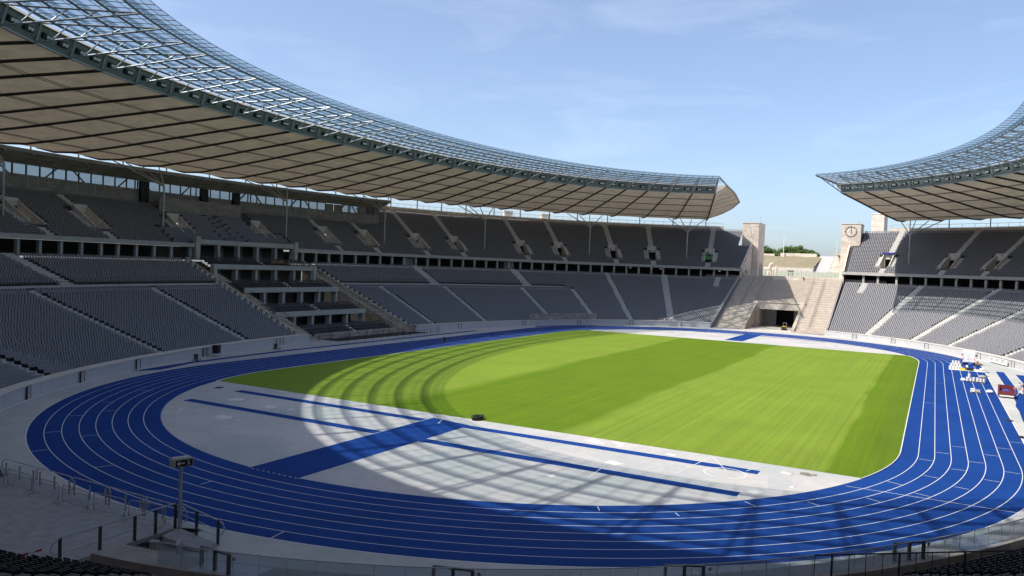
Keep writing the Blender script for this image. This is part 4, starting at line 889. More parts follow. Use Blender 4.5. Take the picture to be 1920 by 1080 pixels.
# trees behind the bank: trunk with limbs, crown of many leaf clumps
def leafmat(n, a, b): return mat(n, a, .8, 0, .55, c2=b, spec=.2)
M['leaf0'] = leafmat('oak leaves', (.05, .095, .022), (.10, .165, .04)); M['leaf1'] = leafmat('lime leaves', (.06, .105, .026), (.13, .19, .05))
def tree(x, y, z, h, w, label, k):
    t = thing('deciduous_tree', label, 'tree', (x, y, z), 0, 'trees behind the far grass bank'); v = MB(); r = random.Random(k*31+5)
    v.tube((0, 0, 0), (0, 0, h*.45), .32, 8, .2); tips = []
    for i in range(7):
        a = i*2.4+r.random(); q = (math.cos(a)*w*.3, math.sin(a)*w*.3, h*(.5+.3*r.random())); v.tube((0, 0, h*(.25+.03*i)), q, .12, 5, .05); tips.append(q)
    v.build('trunk', 'bark', t, local=True)
    v = MB(); cl = []
    for i in range(34):
        a = r.random()*6.28; e = r.uniform(-.35, 1); rad = w*.5*math.sqrt(max(.05, 1-e*e*.8))*r.uniform(.45, 1); cl.append((math.cos(a)*rad, math.sin(a)*rad, h*(.58+.36*e), r.uniform(.11, .2)*w))
    for cx, cy, cz, cr_ in cl:
        for i in range(130):
            d = Vector((r.gauss(0, 1), r.gauss(0, 1), r.gauss(0, .8))).normalized()*cr_*r.uniform(.55, 1.08); c = Vector((cx, cy, cz))+d; s = r.uniform(.14, .3)
            u = Vector((r.gauss(0, 1), r.gauss(0, 1), r.gauss(0, 1))).normalized(); n2 = (d.normalized()+u*.8).normalized(); e1 = n2.orthogonal().normalized(); e2 = n2.cross(e1)
            v.add([c-e1*s-e2*s*.6, c+e1*s-e2*s*.5, c+e1*s*.7+e2*s, c-e1*s*.8+e2*s*.7], ((0, 1, 2, 3),))
    v.build('crown', 'leaf%d' % (k % 2), t, local=True)
TR_ = [(392, 66, 23, 13.5, 12), (398, 61, 23, 12.5, 10.5), (390, 57.5, 23.2, 13.8, 9), (399, 54, 23, 12.2, 10), (394, 49.8, 23, 11.6, 9), (389, 45, 23.2, 13.6, 9.5), (398, 41.2, 23.2, 14.2, 9.5), (391, 36.8, 23.4, 14.4, 10), (396, 31.6, 23.2, 12.2, 8.2), (392, 27.4, 23.2, 10.2, 6.6)]
LB = ['partly hidden by the left gate tower', 'second from the left gate tower', 'third from the left gate tower', 'fourth from the left gate tower', 'in a dip left of the mast', 'just left of the white mast', 'just right of the white mast, taller', 'widest, well right of the white mast', 'second from the right end of the row', 'smallest at the right end of the row']
for k, q in enumerate(TR_): tree(q[0], q[1], q[2]-3, q[3]*.93, q[4], 'green leafy tree behind the grass bank, '+LB[k], k)
# ------------------------------------------------------------------ foreground: deck, ramp, railings, barriers, sign post
ZD = .6
DKT = thing('access_deck', 'grey asphalt deck with a short ramp across the pitch wall, lower left', 'deck', (-94, 4, 0))
v = MB(); v.prism([(-99.2, -4.7), (-90.35, -4.7), (-90.35, 16.5), (-99.2, 16.5)], ZD-.22, ZD); v.build('deck_slab', 'deck', DKT)
v = MB()
for x in (-97.8, -95.2, -92.6, -90.7):
    for y in (-4.4, 2, 8, 14): v.b2(x-.08, x+.08, y-.08, y+.08, 0, ZD-.22)
v.b2(-99, -90.36, -4.64, -4.5, ZD-.42, ZD-.2); v.build('deck_frame', 'dark', DKT)
v = MB(); v.add([(-90.35, -4.7, ZD), (-90.35, 16.5, ZD), (-88.75, 16.5, .03), (-88.75, -4.7, .03)], ((0, 3, 2, 1),)); v.build('front_ramp', 'deck', DKT)
v = MB(); a, b = Vector((-90.35, -4.75, ZD)), Vector((-89.75, -7.05, .05))
for o_ in (0,): v.add([a, a+Vector((-1.2, -.35, 0)), b+Vector((-1.2, -.35, 0)), b, a-Vector((0, 0, .35)), a+Vector((-1.2, -.35, -.35)), b+Vector((-1.2, -.35, -.04)), b-Vector((0, 0, .04))], ((0, 1, 2, 3), (0, 3, 7, 4), (1, 5, 6, 2), (3, 2, 6, 7), (0, 4, 5, 1)))
v.build('side_ramp', 'deck', DKT)
# deck side railing
RL = thing('deck_railing', 'grey tube railing with dark posts along the near edge of the deck', 'railing', (-93.6, -4.62, ZD), 0)
v = MB(); top = [(-96.9, -4.62, ZD+.75), (-96.75, -4.62, ZD+1.05), (-96.4, -4.62, ZD+1.22), (-90.45, -4.62, ZD+1.25)]; v.path(top, .035, 6); v.path([(-96.9, -4.62, ZD+.75), (-96.75, -4.62, ZD+.55), (-96.4, -4.62, ZD+.5), (-90.45, -4.62, ZD+.6)], .025, 6); v.build('rails', 'steel', RL)
for x in (-96.45, -94.55, -92.75, -91.6, -90.45): v = MB(); v.b2(x-.05, x+.05, -4.69, -4.57, ZD-.2, ZD+1.2); v.build('post', 'dark', RL)
RR = thing('ramp_railing', 'curved end tube railing beside the short side ramp', 'railing', (-90, -5.8, 0))
v = MB(); v.path([(-90.35, -4.8, ZD+1.3), (-89.75, -6.9, 1.25), (-89.68, -7.25, 1.1), (-89.66, -7.35, .8), (-89.7, -7.15, .5)], .035, 6); v.path([(-90.35, -4.8, ZD+.75), (-89.72, -7.0, .72)], .02, 5); v.path([(-90.35, -4.8, ZD+.4), (-89.72, -7.0, .4)], .02, 5); v.build('rails', 'steel', RR)
for t in (.45, .98): v = MB(); q = a.lerp(b, t); v.box((q.x, q.y, q.z+.55), (.1, .12, 1.3)); v.build('post', 'dark', RR)
# looped handrails on the track side of the deck
def hoop(y, label):
    t = thing('hoop_railing', label, 'railing', (-89.7, y, 0), 0, 'looped railings on the track side of the deck'); L_ = 2.9
    v = MB(); P = []
    for a_ in np.linspace(math.pi/2, math.pi*1.5, 9): P.append((0, L_/2-math.cos(a_)*.45*1, 1.0+math.sin(a_)*.42))
    Q = []
    for a_ in np.linspace(-math.pi/2, math.pi/2, 9): Q.append((0, -L_/2-math.cos(a_)*.45, 1.0+math.sin(a_)*.42))
    v.path(P+Q+[P[0]], .03, 6); v.build('hoop', 'steel', t, local=True)
    for q in (-L_/2, 0, L_/2): v = MB(); v.box((0, q, .6), (.05, .09, 1.2)); v.build('post', 'grey', t, local=True)
for y, lb in ((10.6, 'looped railing at the left photo edge behind the barriers'), (7.0, 'second looped railing from the left behind the barriers'), (3.6, 'third looped railing from the left behind the barriers'), (.4, 'fourth looped railing from the left behind the barriers'), (-2.7, 'looped railing nearest the sign post behind the barriers')): hoop(y, lb)
# crowd barriers
def barrier(x, y, rz, label):
    t = thing('crowd_barrier', label, 'barrier', (x, y, ZD), rz, 'crowd barriers on the deck'); w = 1.2
    v = MB(); v.path([(-w, 0, .18), (-w, 0, .95), (-w+.12, 0, 1.08), (w-.12, 0, 1.08), (w, 0, .95), (w, 0, .18), (-w, 0, .18)], .022, 6); v.build('frame', 'rail', t, local=True)
    v = MB()
    for q in np.linspace(-w+.1, w-.1, 20): v.tube((q, 0, .18), (q, 0, 1.08), .009, 4)
    v.build('bars', 'rail', t, local=True)
    for q in (-w+.08, w-.08): v = MB(); v.path([(q, -.36, .02), (q, -.25, .12), (q, 0, .18), (q, .25, .12), (q, .36, .02)], .02, 5); v.tube((q, 0, .1), (q, 0, .3), .03, 5); v.build('foot', 'rail', t, local=True)
    return t
b0 = barrier(-91.35, 10.4, R(90), 'crowd barrier cut by the left photo edge, by the dark tarp')
for (x, y, rz, lb) in ((-91.3, 7.75, 90, 'second crowd barrier from the left in the long barrier row'), (-91.4, 5.0, 91, 'third crowd barrier from the left in the long barrier row'), (-91.4, 2.3, 89, 'fourth crowd barrier from the left in the long barrier row'), (-91.2, -.35, 94, 'fifth crowd barrier from the left in the long barrier row'), (-90.85, -2.95, 100, 'crowd barrier at the right end of the row by the sign post'), (-97.9, -1.9, 52, 'crowd barrier with red and white tape above the corner seats')): dup(b0, (x, y, ZD), R(rz), lb)
v = MB(); A_0, B_0 = Vector((-98.9, -3.4, 1.05)), Vector((-97.05, -4.3, 1.35))
for i in range(8): v.add([A_0.lerp(B_0, i/8), A_0.lerp(B_0, (i+1)/8), A_0.lerp(B_0, (i+1)/8)+Vector((0, 0, .09)), A_0.lerp(B_0, i/8)+Vector((0, 0, .09)), A_0.lerp(B_0, i/8)+Vector((.01, .01, 0)), A_0.lerp(B_0, (i+1)/8)+Vector((.01, .01, 0)), A_0.lerp(B_0, (i+1)/8)+Vector((.01, .01, .09)), A_0.lerp(B_0, i/8)+Vector((.01, .01, .09))], ((0, 1, 2, 3), (7, 6, 5, 4), (3, 2, 6, 7), (0, 4, 5, 1)), i % 2)
tag(v.build('barrier_tape', ['white', 'red']), 'red and white tape tied from the barrier to the deck railing', 'tape')
v = MB(); r_ = random.Random(3)
for i in range(14): v.box((-99.3+r_.uniform(-.5, .5), -2.6+r_.uniform(-.6, .6), ZD+.1+r_.uniform(0, .18)), (r_.uniform(.15, .4), r_.uniform(.1, .35), r_.uniform(.04, .15)), r_.uniform(0, 3), 0, ('X', r_.uniform(-.6, .6)))
tag(v.build('litter', 'white'), 'crumpled white sheeting on the deck at the left photo edge', 'sheeting')
v = MB(); v.grid([[(-90.9+1.4*(u-.5), 12.0+1.7*(w-.5), ZD+1.25*max(0, math.sin(math.pi*u))**.6*max(0, math.sin(math.pi*w))**.6) for w in np.linspace(0, 1, 9)] for u in np.linspace(0, 1, 9)]); tag(v.build('covered_equipment', 'tarp', smooth=True), 'dark tarp covered equipment at the left photo edge behind the barriers', 'equipment')
def sign_post(x, y, z, h, label, rz):
    t = thing('sign_post', label, 'sign', (x, y, z), rz); v = MB(); v.tube((0, 0, 0), (0, 0, h), .085, 10); v.build('pole', 'steel', t, local=True)
    v = MB(); v.box((0, 0, h+.18), (.62, .98, .40)); bx = v.build('sign_box', 'fasc', t, local=True); v = MB(); v.box((0, 0, h+.395), (.52, .9, .03)); v.build('lid', 'steel', bx, local=True)
    v = MB(); v.box((-.315, -.03, h+.17), (.02, .84, .33)); v.build('sign_face', 'black', bx, local=True)
    tx = text('5', .3, (0, 0, 0), (R(90), 0, R(-90)), 'white', None); tx.parent = bx; tx.location = (-.33, -.25, h+.17)
    v = MB(); v.box((-.33, .12, h+.17), (.02, .34, .05)); v.box((-.33, .25, h+.215), (.02, .17, .05), 0, 0, ('X', R(-40))); v.box((-.33, .25, h+.125), (.02, .17, .05), 0, 0, ('X', R(40))); v.build('arrow', 'white', bx, local=True)
sign_post(-90.35, -4.85, .1, 3.75, 'grey illuminated arrow sign box on a pole at the deck corner', R(72))
sign_post(-81.6, 29.9, 0, 2.1, 'small dark arrow sign at the left photo edge on the apron', R(60))
# equipment under the deck
for i, (x, y, w, d, h, m, lb) in enumerate(((-93.4, -5.6, .8, .55, .55, 'tarp', 'dark crate in the pit below the deck edge'), (-92.3, -5.5, .3, .4, .6, 'panel', 'grey cabinet under the corner of the deck'), (-92.0, -6.9, .9, .12, .8, 'grey', 'pale sheet of material leaning in the pit beside the deck'))):
    v = MB(); v.box((x, y, h/2), (w, d, h), .3+i*.2); v.box((x, y, h+.02), (w+.06, d+.06, .04), .3+i*.2); tag(v.build(['storage_crate', 'cabinet', 'material_sheet'][i], m), lb, ['crate', 'cabinet', 'sheet'][i])
# glass balustrade on the near pitch wall
BL = thing('glass_balustrade', 'glass balustrade with thin metal rail on the near pitch wall', 'balustrade')
sA, sB = find_s(-94.9, -9.5, .55), find_s(-60, -47.5, .55)
S = np.arange(sA, sB, 1.2/scale(sA, .5)); Pb = P3(S, .62, 1.38); DOORS = [find_s(-94.4, -12.2, .6), find_s(-90.9, -21.7, .6), find_s(-85.1, -30.0, .6), find_s(-75.8, -38.4, .6)]
v = MB(); v.path([tuple(q+np.array([0, 0, .86])) for q in Pb], .03, 5); v.build('rail', 'rail', BL)
for q in Pb: v = MB(); v.tube(q, q+np.array([0, 0, .86]), .014, 4); v.build('glazing_post', 'rail', BL)
for i in range(len(Pb)-1):
    p0, p1 = Pb[i], Pb[i+1]; u = (p1-p0)/np.linalg.norm(p1-p0)*.02; v = MB(); n_ = np.array([-u[1], u[0], 0])*.3
    A4 = [p0+u, p1-u, p1-u+np.array([0, 0, .82]), p0+u+np.array([0, 0, .82])]; v.add([q-n_ for q in A4]+[q+n_ for q in A4], ((0, 1, 2, 3), (7, 6, 5, 4), (3, 2, 6, 7), (0, 3, 7, 4), (1, 5, 6, 2))); v.build('glass_pane', 'balu', BL)
for s in DOORS:
    q = P3(np.array([s]), .58, 1.36)[0]; d = dout(s, .5); a = math.atan2(d[1], d[0]); t = np.array([-d[1], d[0], 0]); v = MB()
    for k in (-1, 0, 1): c = q+t*k*.82; v.box((c[0], c[1], q[2]+.43), (.13, .12, .9), a)
    v.box((q[0], q[1], q[2]+.87), (.12, 1.7, .07), a); v.build('door_frame', 'bronze', BL)
    v = MB(); c = q+t*1.1; v.box((c[0], c[1], q[2]+.75), (.06, .12, .16), a); v.build('lock_plate', 'rail', BL)
for s0 in (find_s(-94.7, -11.2, .5), find_s(-72.5, -40.6, .5)):
    v = MB(); vv = P3(np.linspace(s0-.1, s0+3.2, 5), 0, 0)
    v.grid(np.stack([P3(np.linspace(s0, s0+3.0, 5), dd, 1.392) for dd in (-.3, .95)], 1)); v.build('coping_cover', 'steel', BL)
# black stair rail in the bottom right corner
HR = thing('black_railing', 'black bar railing across the bottom right corner', 'railing', (-82, -38, 3))
p0, p1 = np.array([-85.6, -34.75, 4.12]), np.array([-79.9, -42.1, 4.12]); n_ = 13
v = MB(); v.tube(p0, p1, .03, 6); v.build('rail', 'black', HR)
for i in range(n_+1):
    q = p0+(p1-p0)*i/n_; r_ = .04 if i % 4 == 1 else .017; v = MB(); v.tube((q[0], q[1], ZLs(max(1.2, 4.9+.1*i))-.3), q, r_, 6); v.build('post' if r_ > .03 else 'bar', 'black', HR)
# pit rail in front of the tribune
v = MB(); P = [(-12.2, 57.2), (-11, 51.7)]+[(x, 51.65) for x in np.arange(-8.7, 17, 2.3)]+[(19, 52.6), (21, 54.6)]
for x, y in P: v.tube((x, y, 0), (x, y, 1.05), .035, 5)
for z in (.55, 1.05): v.path([(x, y, z) for x, y in P], .03, 5)
for x in np.arange(-6, 12, 4.6): v.path([(x, 53.5, 1.0), (x+1.5, 55, 1.8), (x+1.6, 55, .6)], .035, 4)
tag(v.build('pit_railing', 'dark'), 'thin dark railing around the pit in front of the honorary tribune', 'railing')
v = MB(); v.b2(-10.5, 17, 54.2, 58.2, .0, .05); v.build('pit_floor', 'black', VT); v = MB()
for x in (-8, -3, 2, 7, 12): v.b2(x-.35, x+.35, 57.6, 58.6, 0, 1.0)
v.b2(-11.5, 16, 58.0, 58.3, .1, .9); v.build('pit_wall', 'stonedark', VT)
# ------------------------------------------------------------------ people: one continuous skinned body each
JN = ['pelvis', 'spine', 'chest', 'neck', 'head', 'top']
def skeleton(pose):
    if pose == 'stand': c = [(0, .95), (0, 1.15), (0, 1.38), (0, 1.5), (.02, 1.62), (.02, 1.74)]; sh, el, wr, ha = (0, 1.42), (.02, 1.13), (.12, .9), (.15, .81); hip, kn, an, to = (0, .9), (.03, .5), (0, .08), (.16, .03)
    elif pose == 'bend': c = [(0, .92), (.2, 1.02), (.42, 1.04), (.55, 1.0), (.66, .95), (.77, .9)]; sh, el, wr, ha = (.42, 1.0), (.5, .72), (.58, .47), (.6, .38); hip, kn, an, to = (.02, .87), (.04, .48), (0, .08), (.15, .03)
    elif pose == 'rake': c = [(0, .92), (.1, 1.1), (.24, 1.29), (.33, 1.38), (.42, 1.46), (.49, 1.56)]; sh, el, wr, ha = (.22, 1.32), (.36, 1.06), (.56, .95), (.64, .91); hip, kn, an, to = (0, .88), (.08, .48), (0, .08), (.16, .03)
    else: c = [(0, .5), (-.03, .7), (-.03, .93), (-.02, 1.05), (0, 1.17), (.01, 1.29)]; sh, el, wr, ha = (-.03, .97), (.06, .71), (.26, .62), (.34, .61); hip, kn, an, to = (.02, .5), (.42, .5), (.42, .08), (.56, .03)
    V = [(x, 0, z) for x, z in c]; E_ = [(i, i+1) for i in range(5)]; Rd = [(.155, .12), (.14, .105), (.17, .115), .062, .098, .07]; G = ['t', 's', 's', 'k', 'k', 'k']
    hx, hz = c[4]; V.append((hx+.1*(1 if pose != 'bend' else .45), 0, hz-(.0 if pose != 'bend' else .1))); E_.append((4, 6)); Rd.append(.022); G.append('k')
    for s in (-1, 1):
        n = len(V)
        V += [(sh[0], s*.19, sh[1]), (el[0], s*.24, el[1]), (wr[0], s*(.24 if pose == 'stand' else .15), wr[1]), (ha[0], s*(.235 if pose == 'stand' else .13), ha[1])]
        E_ += [(2, n), (n, n+1), (n+1, n+2), (n+2, n+3)]; Rd += [.075, .046, .033, (.022, .042)]; G += ['s', 'a', 'k', 'k']
        d = np.array([ha[0]-wr[0], 0, ha[1]-wr[1]]); d = d/np.linalg.norm(d); hp = np.array(V[n+3])
        for k in range(4):
            m = len(V); q = hp+d*.03+np.array([0, (k-1.5)*.022, 0]); e = q+d*(.06+.012*(1.5-abs(k-1.5)))-np.array([0, s*.012, .01]); V += [tuple(q), tuple(e)]; E_ += [(n+3, m), (m, m+1)]; Rd += [.011, .008]; G += ['k', 'k']
        m = len(V); V.append(tuple(hp-d*.02+np.array([.045, -s*.04, 0]))); E_.append((n+3, m)); Rd.append(.011); G.append('k')
        n = len(V)
        V += [(hip[0], s*.1, hip[1]), (kn[0], s*(.11 if pose != 'rake' else .13), kn[1]), (an[0]+(.12*s if pose == 'rake' else 0), s*.12, an[1]), (to[0]+(.12*s if pose == 'rake' else 0), s*.13, to[1])]
        E_ += [(0, n), (n, n+1), (n+1, n+2), (n+2, n+3)]; Rd += [.095, .064, .045, (.045, .035)]; G += ['t', 't', 'f', 'f']
    return V, E_, Rd, G
_pm = {}
def person(loc, rz, pose, shirt, trousers, label, arms='skinp', hair='hair', group=None, cat='person', scale=1.):
    key = (pose, shirt, trousers, arms, hair)
    if key not in _pm:
        V, E_, Rd, G = skeleton(pose); VA_ = np.array(V); idx = {'k': 0, 's': 1, 't': 2, 'f': 3, 'a': 4}
        def pick(c): return idx[G[int(np.argmin(((VA_-np.array(c))**2).sum(1)))]]
        me = skin_mesh('body', V, E_, Rd, ['skinp', shirt, trousers, 'rubber', arms], pick)
        hd, tp = Vector(V[4]), Vector(V[5]); ax = (tp-hd).normalized(); mb = MB(); e1 = ax.orthogonal().normalized(); e2 = ax.cross(e1)
        back = Vector((-.03, 0, .0)) if pose != 'bend' else Vector((0, 0, .03))
        mb.grid([[hd+back+ax*(.125*math.sin(t)+.01)+(e1*math.cos(p_)+e2*math.sin(p_))*.115*math.cos(t) for p_ in np.linspace(0, 2*math.pi, 11)] for t in np.linspace(-.15, math.pi/2, 5)])
        _pm[key] = (me, mb.mesh('hair', hair, None, True))
    me, hm = _pm[key]; o = bpy.data.objects.new('person', me); col.objects.link(o); o.location = loc; o.rotation_euler = (0, 0, rz); o.scale = (scale,)*3
    h = bpy.data.objects.new('hair', hm); col.objects.link(h); h.parent = o
    return tag(o, label, cat, group)
# ------------------------------------------------------------------ workers, van and material on the right straight
V_ = thing('delivery_van', 'white box van parked on the outer lanes, rear doors to the camera', 'van', (47.3, -44.3, 0), R(-2))
v = MB(); Pz = [(-2.7, .42), (2.55, .42), (2.7, .75), (2.6, 1.15), (1.75, 1.35), (1.15, 2.2), (.8, 2.55), (-2.6, 2.6), (-2.72, 2.4)]; n = len(Pz)
for w0, w1, in ((.95, -.95),):
    v.add([(x, w0*(1 if z < 1.6 else .93), z) for x, z in Pz]+[(x, w1*(1 if z < 1.6 else .93), z) for x, z in Pz], [tuple(range(n)), tuple(range(2*n-1, n-1, -1))]+[(i, i+n, (i+1) % n+n, (i+1) % n) for i in range(n)])
v.build('body', 'white', V_, local=True)
for y in (-.46, .46): v = MB(); v.box((-2.74, y, 1.5), (.03, .88, 1.9)); d_ = v.build('rear_door', 'white', V_, local=True); v = MB(); v.box((-2.765, y-.3*np.sign(y), 1.15), (.03, .14, .05)); v.build('handle', 'dark', d_, local=True)
v = MB(); v.b2(-2.79, -2.7, -.9, .9, .38, .58); v.build('bumper', 'dark', V_, local=True)
for y in (-.9, .9): v = MB(); v.box((-2.73, y, 1.2), (.06, .1, .5)); v.build('tail_light', 'red', V_, local=True)
v = MB(); v.box((-2.765, 0, .75), (.02, .5, .11)); v.build('number_plate', 'patch', V_, local=True)
v = MB(); v.add([(1.70, .9, 1.42), (1.70, -.9, 1.42), (1.2, -.86, 2.15), (1.2, .86, 2.15)], ((0, 1, 2, 3),)); v.build('windscreen', 'window', V_, local=True)
for y in (-1, 1): v = MB(); v.box((1.0, y*.965, 1.6), (.8, .02, .5)); v.build('side_window', 'black', V_, local=True); v = MB(); v.box((1.4, y*1.12, 1.5), (.1, .2, .3)); v.build('mirror', 'dark', V_, local=True)
for x in (-1.7, 1.75):
    for y in (-.88, .88): v = MB(); v.tube((x, y-.1, .34), (x, y+.1, .34), .34, 14); w = v.build('wheel', 'rubber', V_, local=True); v = MB(); v.tube((x, y-.11, .34), (x, y+.11, .34), .19, 10); v.build('rim', 'steel', w, local=True)
def bucket(x, y, z, label, group, s=1.):
    t = thing('paint_bucket', label, 'bucket', (x, y, z), 0, group); v = MB(); v.tube((0, 0, 0), (0, 0, .44*s), .16*s, 10, .19*s); v.build('body', 'white', t, local=True)
    v = MB(); v.tube((0, 0, .44*s), (0, 0, .48*s), .2*s, 10); v.build('lid', 'patch', t, local=True); return t
v = MB(); v.grid([[(x, y, .014) for y in (-46.3, -41.0)] for x in (34.0, 37.6)]); tag(v.build('ground_sheet', 'patch'), 'white ground sheet under the material behind the van', 'sheet')
r_ = random.Random(5); bk = None
for L_ in range(3):
    for i in range(5-L_):
        for j in range(3-L_ if L_ else 3):
            lb = 'white paint bucket in the stacked pile left of the van rear'
            x, y, z = 35.2+j*.5+.2*L_, -41.2-i*.42-.2*L_, .015+.48*L_
            if bk is None: bk = bucket(x, y, z, lb, 'white buckets piled behind the van')
            else: dup(bk, (x, y, z), r_.uniform(0, 3))
def crate(x, y, z, d, m, name, label, cat, m2=None):
    t = thing(name, label, cat, (x, y, z), r_.uniform(-.2, .2)); v = MB(); w = .04
    v.box((0, 0, w/2), (d[0], d[1], w)); v.box((d[0]/2, 0, d[2]/2), (w, d[1]+w, d[2])); v.box((-d[0]/2, 0, d[2]/2), (w, d[1]+w, d[2])); v.box((0, d[1]/2, d[2]/2), (d[0]-w, w, d[2])); v.box((0, -d[1]/2, d[2]/2), (d[0]-w, w, d[2])); v.build('shell', m, t, local=True)
    v = MB(); v.box((0, 0, d[2]*.72), (d[0]-.06, d[1]-.06, d[2]*.3)); v.build('filling', m2 or m, t, local=True)
crate(34.9, -43.05, .015, (.7, .6, .35), 'yellow', 'tool_case', 'yellow open tool case beside the white buckets', 'case', 'grey')
crate(35.0, -44.1, .015, (.8, .8, .4), 'black', 'storage_crate', 'black crate on the white sheet behind the van', 'crate', 'rubber')
crate(35.0, -45.0, .015, (.6, .7, .3), 'white', 'storage_crate', 'white crate with dark filling on the sheet behind the van', 'crate', 'navy')
def sack(x, y, z, d, m, label, rz=0, name='material_sack', cat='sack'):
    v = MB(); G = []
    for a in np.linspace(-1, 1, 7):
        ra = max(0, 1-abs(a)**3)**.5; G.append([(a*d[0]/2, math.cos(p_)*d[1]/2*ra, d[2]/2+math.sin(p_)*d[2]/2*ra) for p_ in np.linspace(0, 2*math.pi, 11)])
    v.grid(G); o = v.build(name, m, smooth=True); o.location = (x, y, z); o.rotation_euler = (0, 0, rz); return tag(o, label, cat)
sack(36.2, -43.2, .015, (.9, .9, .6), 'granule', 'blue sack of granulate right of the yellow case'); sack(37.1, -44.2, .5, (.8, .9, .7), 'granule', 'round blue bag raised at the rear bumper of the van'); sack(36.6, -43.7, .015, (.5, .4, .75), 'white', 'small white bag between the blue sacks')
sack(36.2, -45.9, .015, (.7, .8, .5), 'white', 'white bag by the feet of the shirtless worker near the van')
def pallet(x, y, label, rz):
    t = thing('pallet', label, 'pallet', (x, y, .012), rz); v = MB()
    for q in np.linspace(-.45, .45, 6): v.box((q, 0, .13), (.12, 1.2, .025))
    for q in (-.52, 0, .52): v.box((0, q, .06), (1.0, .1, .1))
    v.build('boards', 'pallet', t, local=True)
pallet(18.1, -43.6, 'wooden pallet under white buckets, left one of the pair in the outer lanes', R(3)); pallet(18.0, -44.9, 'wooden pallet under grey and white canisters, right one of the pair', R(-4)); pallet(5.0, -43.7, 'wooden pallet with flat white boxes, nearer the camera', R(5))
for i in range(3):
    for j in range(3):
        dup(bk, (17.75+i*.35, -43.2-j*.4, .155), i+j*.7, 'white paint bucket on the left pallet of the pair', 'white buckets on the left pallet'); dup(bk, (17.75+i*.35, -44.5-j*.4, .155), i*2+j*.7, 'white paint bucket on the right pallet of the pair', 'white buckets on the right pallet')
    dup(bk, (17.75+i*.35, -43.4, .64), i, 'white paint bucket on the left pallet of the pair', 'white buckets on the left pallet')
sack(18.1, -45.1, .63, (1.0, 1.1, .5), 'grey', 'grey bundle on top of the right pallet', R(20)); sack(17.2, -42.6, .012, (.8, .4, .55), 'white', 'white bag standing left of the pallet pair', R(60))
for i, (x, y, z, d) in enumerate(((5.0, -43.4, .155, (.8, .5, .35)), (5.1, -44.0, .155, (.8, .5, .22)))):
    v = MB(); v.box((0, 0, d[2]/2), d); v.box((0, 0, d[2]), (d[0]+.03, d[1]+.03, .03)); o = v.build('carton', ['white', 'fasc'][i]); o.location = (x, y, z); tag(o, ['white carton on the nearer pallet', 'low grey white carton on the nearer pallet beside the taller one'][i], 'box')
sack(5.5, -45.4, .012, (1.1, .9, .5), 'white', 'plump white sack lying right of the nearer pallet')
CT = thing('tipping_cart', 'maroon open cart heaped with blue granulate beside the track edge', 'cart', (3.4, -47.1, 0), R(0))
v = MB()
for x0, x1, y0, y1, z0, z1 in ((-1.2, 1.2, .8, .86, .45, 1.5), (-1.2, 1.2, -.86, -.8, .45, 1.0), (-1.26, -1.2, -.86, .86, .45, .95), (1.2, 1.26, -.86, .86, .45, 1.45), (-1.2, 1.2, -.8, .8, .4, .46)): v.b2(x0, x1, y0, y1, z0, z1)
v.build('tub', 'maroon', CT, local=True)
v = MB(); v.grid([[(1.15*(2*u-1), .78*(2*w-1), .5+.55*max(0, math.sin(math.pi*u)*math.sin(math.pi*w))**.7) for w in np.linspace(0, 1, 9)] for u in np.linspace(0, 1, 9)]); v.build('granulate_heap', 'granule', CT, smooth=True, local=True)
v = MB(); v.b2(-1.25, 1.25, -.8, .8, .28, .38); v.b2(-1.34, -1.26, -.8, .8, .2, .38); v.build('chassis', 'white', CT, local=True)
for x in (-.8, .8):
    for y in (-.78, .78): v = MB(); v.tube((x, y-.09, .2), (x, y+.09, .2), .2, 12); v.build('wheel', 'rubber', CT, local=True)
person((37.2, -45.4, .015), R(150), 'rake', 'skinp', 'navy', 'shirtless person in dark blue trousers behind the white van')
person((5.6, -47.75, .0), R(-70), 'bend', 'skinp', 'navy', 'shirtless person bending over behind the maroon cart')
person((6.6, -49.4, .0), R(150), 'rake', 'blue', 'khaki', 'person in blue shirt leaning on a broom at the right photo edge')
person((7.4, -48.9, .0), R(200), 'stand', 'white', 'white', 'person in white beside the broom worker at the right photo edge', scale=.95)
v = MB(); v.tube((6.05, -49.15, .95), (4.6, -48.3, .04), .022, 5); v.box((4.55, -48.27, .05), (.12, .5, .07), R(60)); tag(v.build('broom', 'white'), 'long white broom held by the worker in the blue shirt', 'broom')
for i, (x, y, lb) in enumerate(((89.0, 24.2, 'person in white at the foot of the stairs, right of two'), (88.2, 25.8, 'person in white sitting at the foot of the stairs, left of two'))): person((x, y, .9), R(200), 'sit' if i else 'stand', 'white', 'khaki', lb, scale=.9)
for i in range(15):
    x = 1.6+i*.68+r_.uniform(-.1, .1); j = 0 if i > 5 else r_.choice([0, 1, 1, 2]); sh = 'white' if i > 6 and i != 6 else ('blue' if i == 6 else ['navy', 'khaki', 'maroon'][i % 3])
    lb = {'white': 'seated spectator in a white shirt on the upper tribune terrace', 'blue': 'spectator in a bright blue shirt on the upper tribune terrace'}.get(sh, 'seated spectator in dark clothes on the upper tribune terrace')
    person((x, float(yoff(x, 24.5+.35+.9*j+.45)), 12.75-.5+.38*j), R(-90+r_.uniform(-20, 20)), 'sit' if sh != 'blue' else 'stand', sh, 'navy', lb, group={'white': 'spectators in white', 'blue': None}.get(sh, 'spectators in dark clothes'))
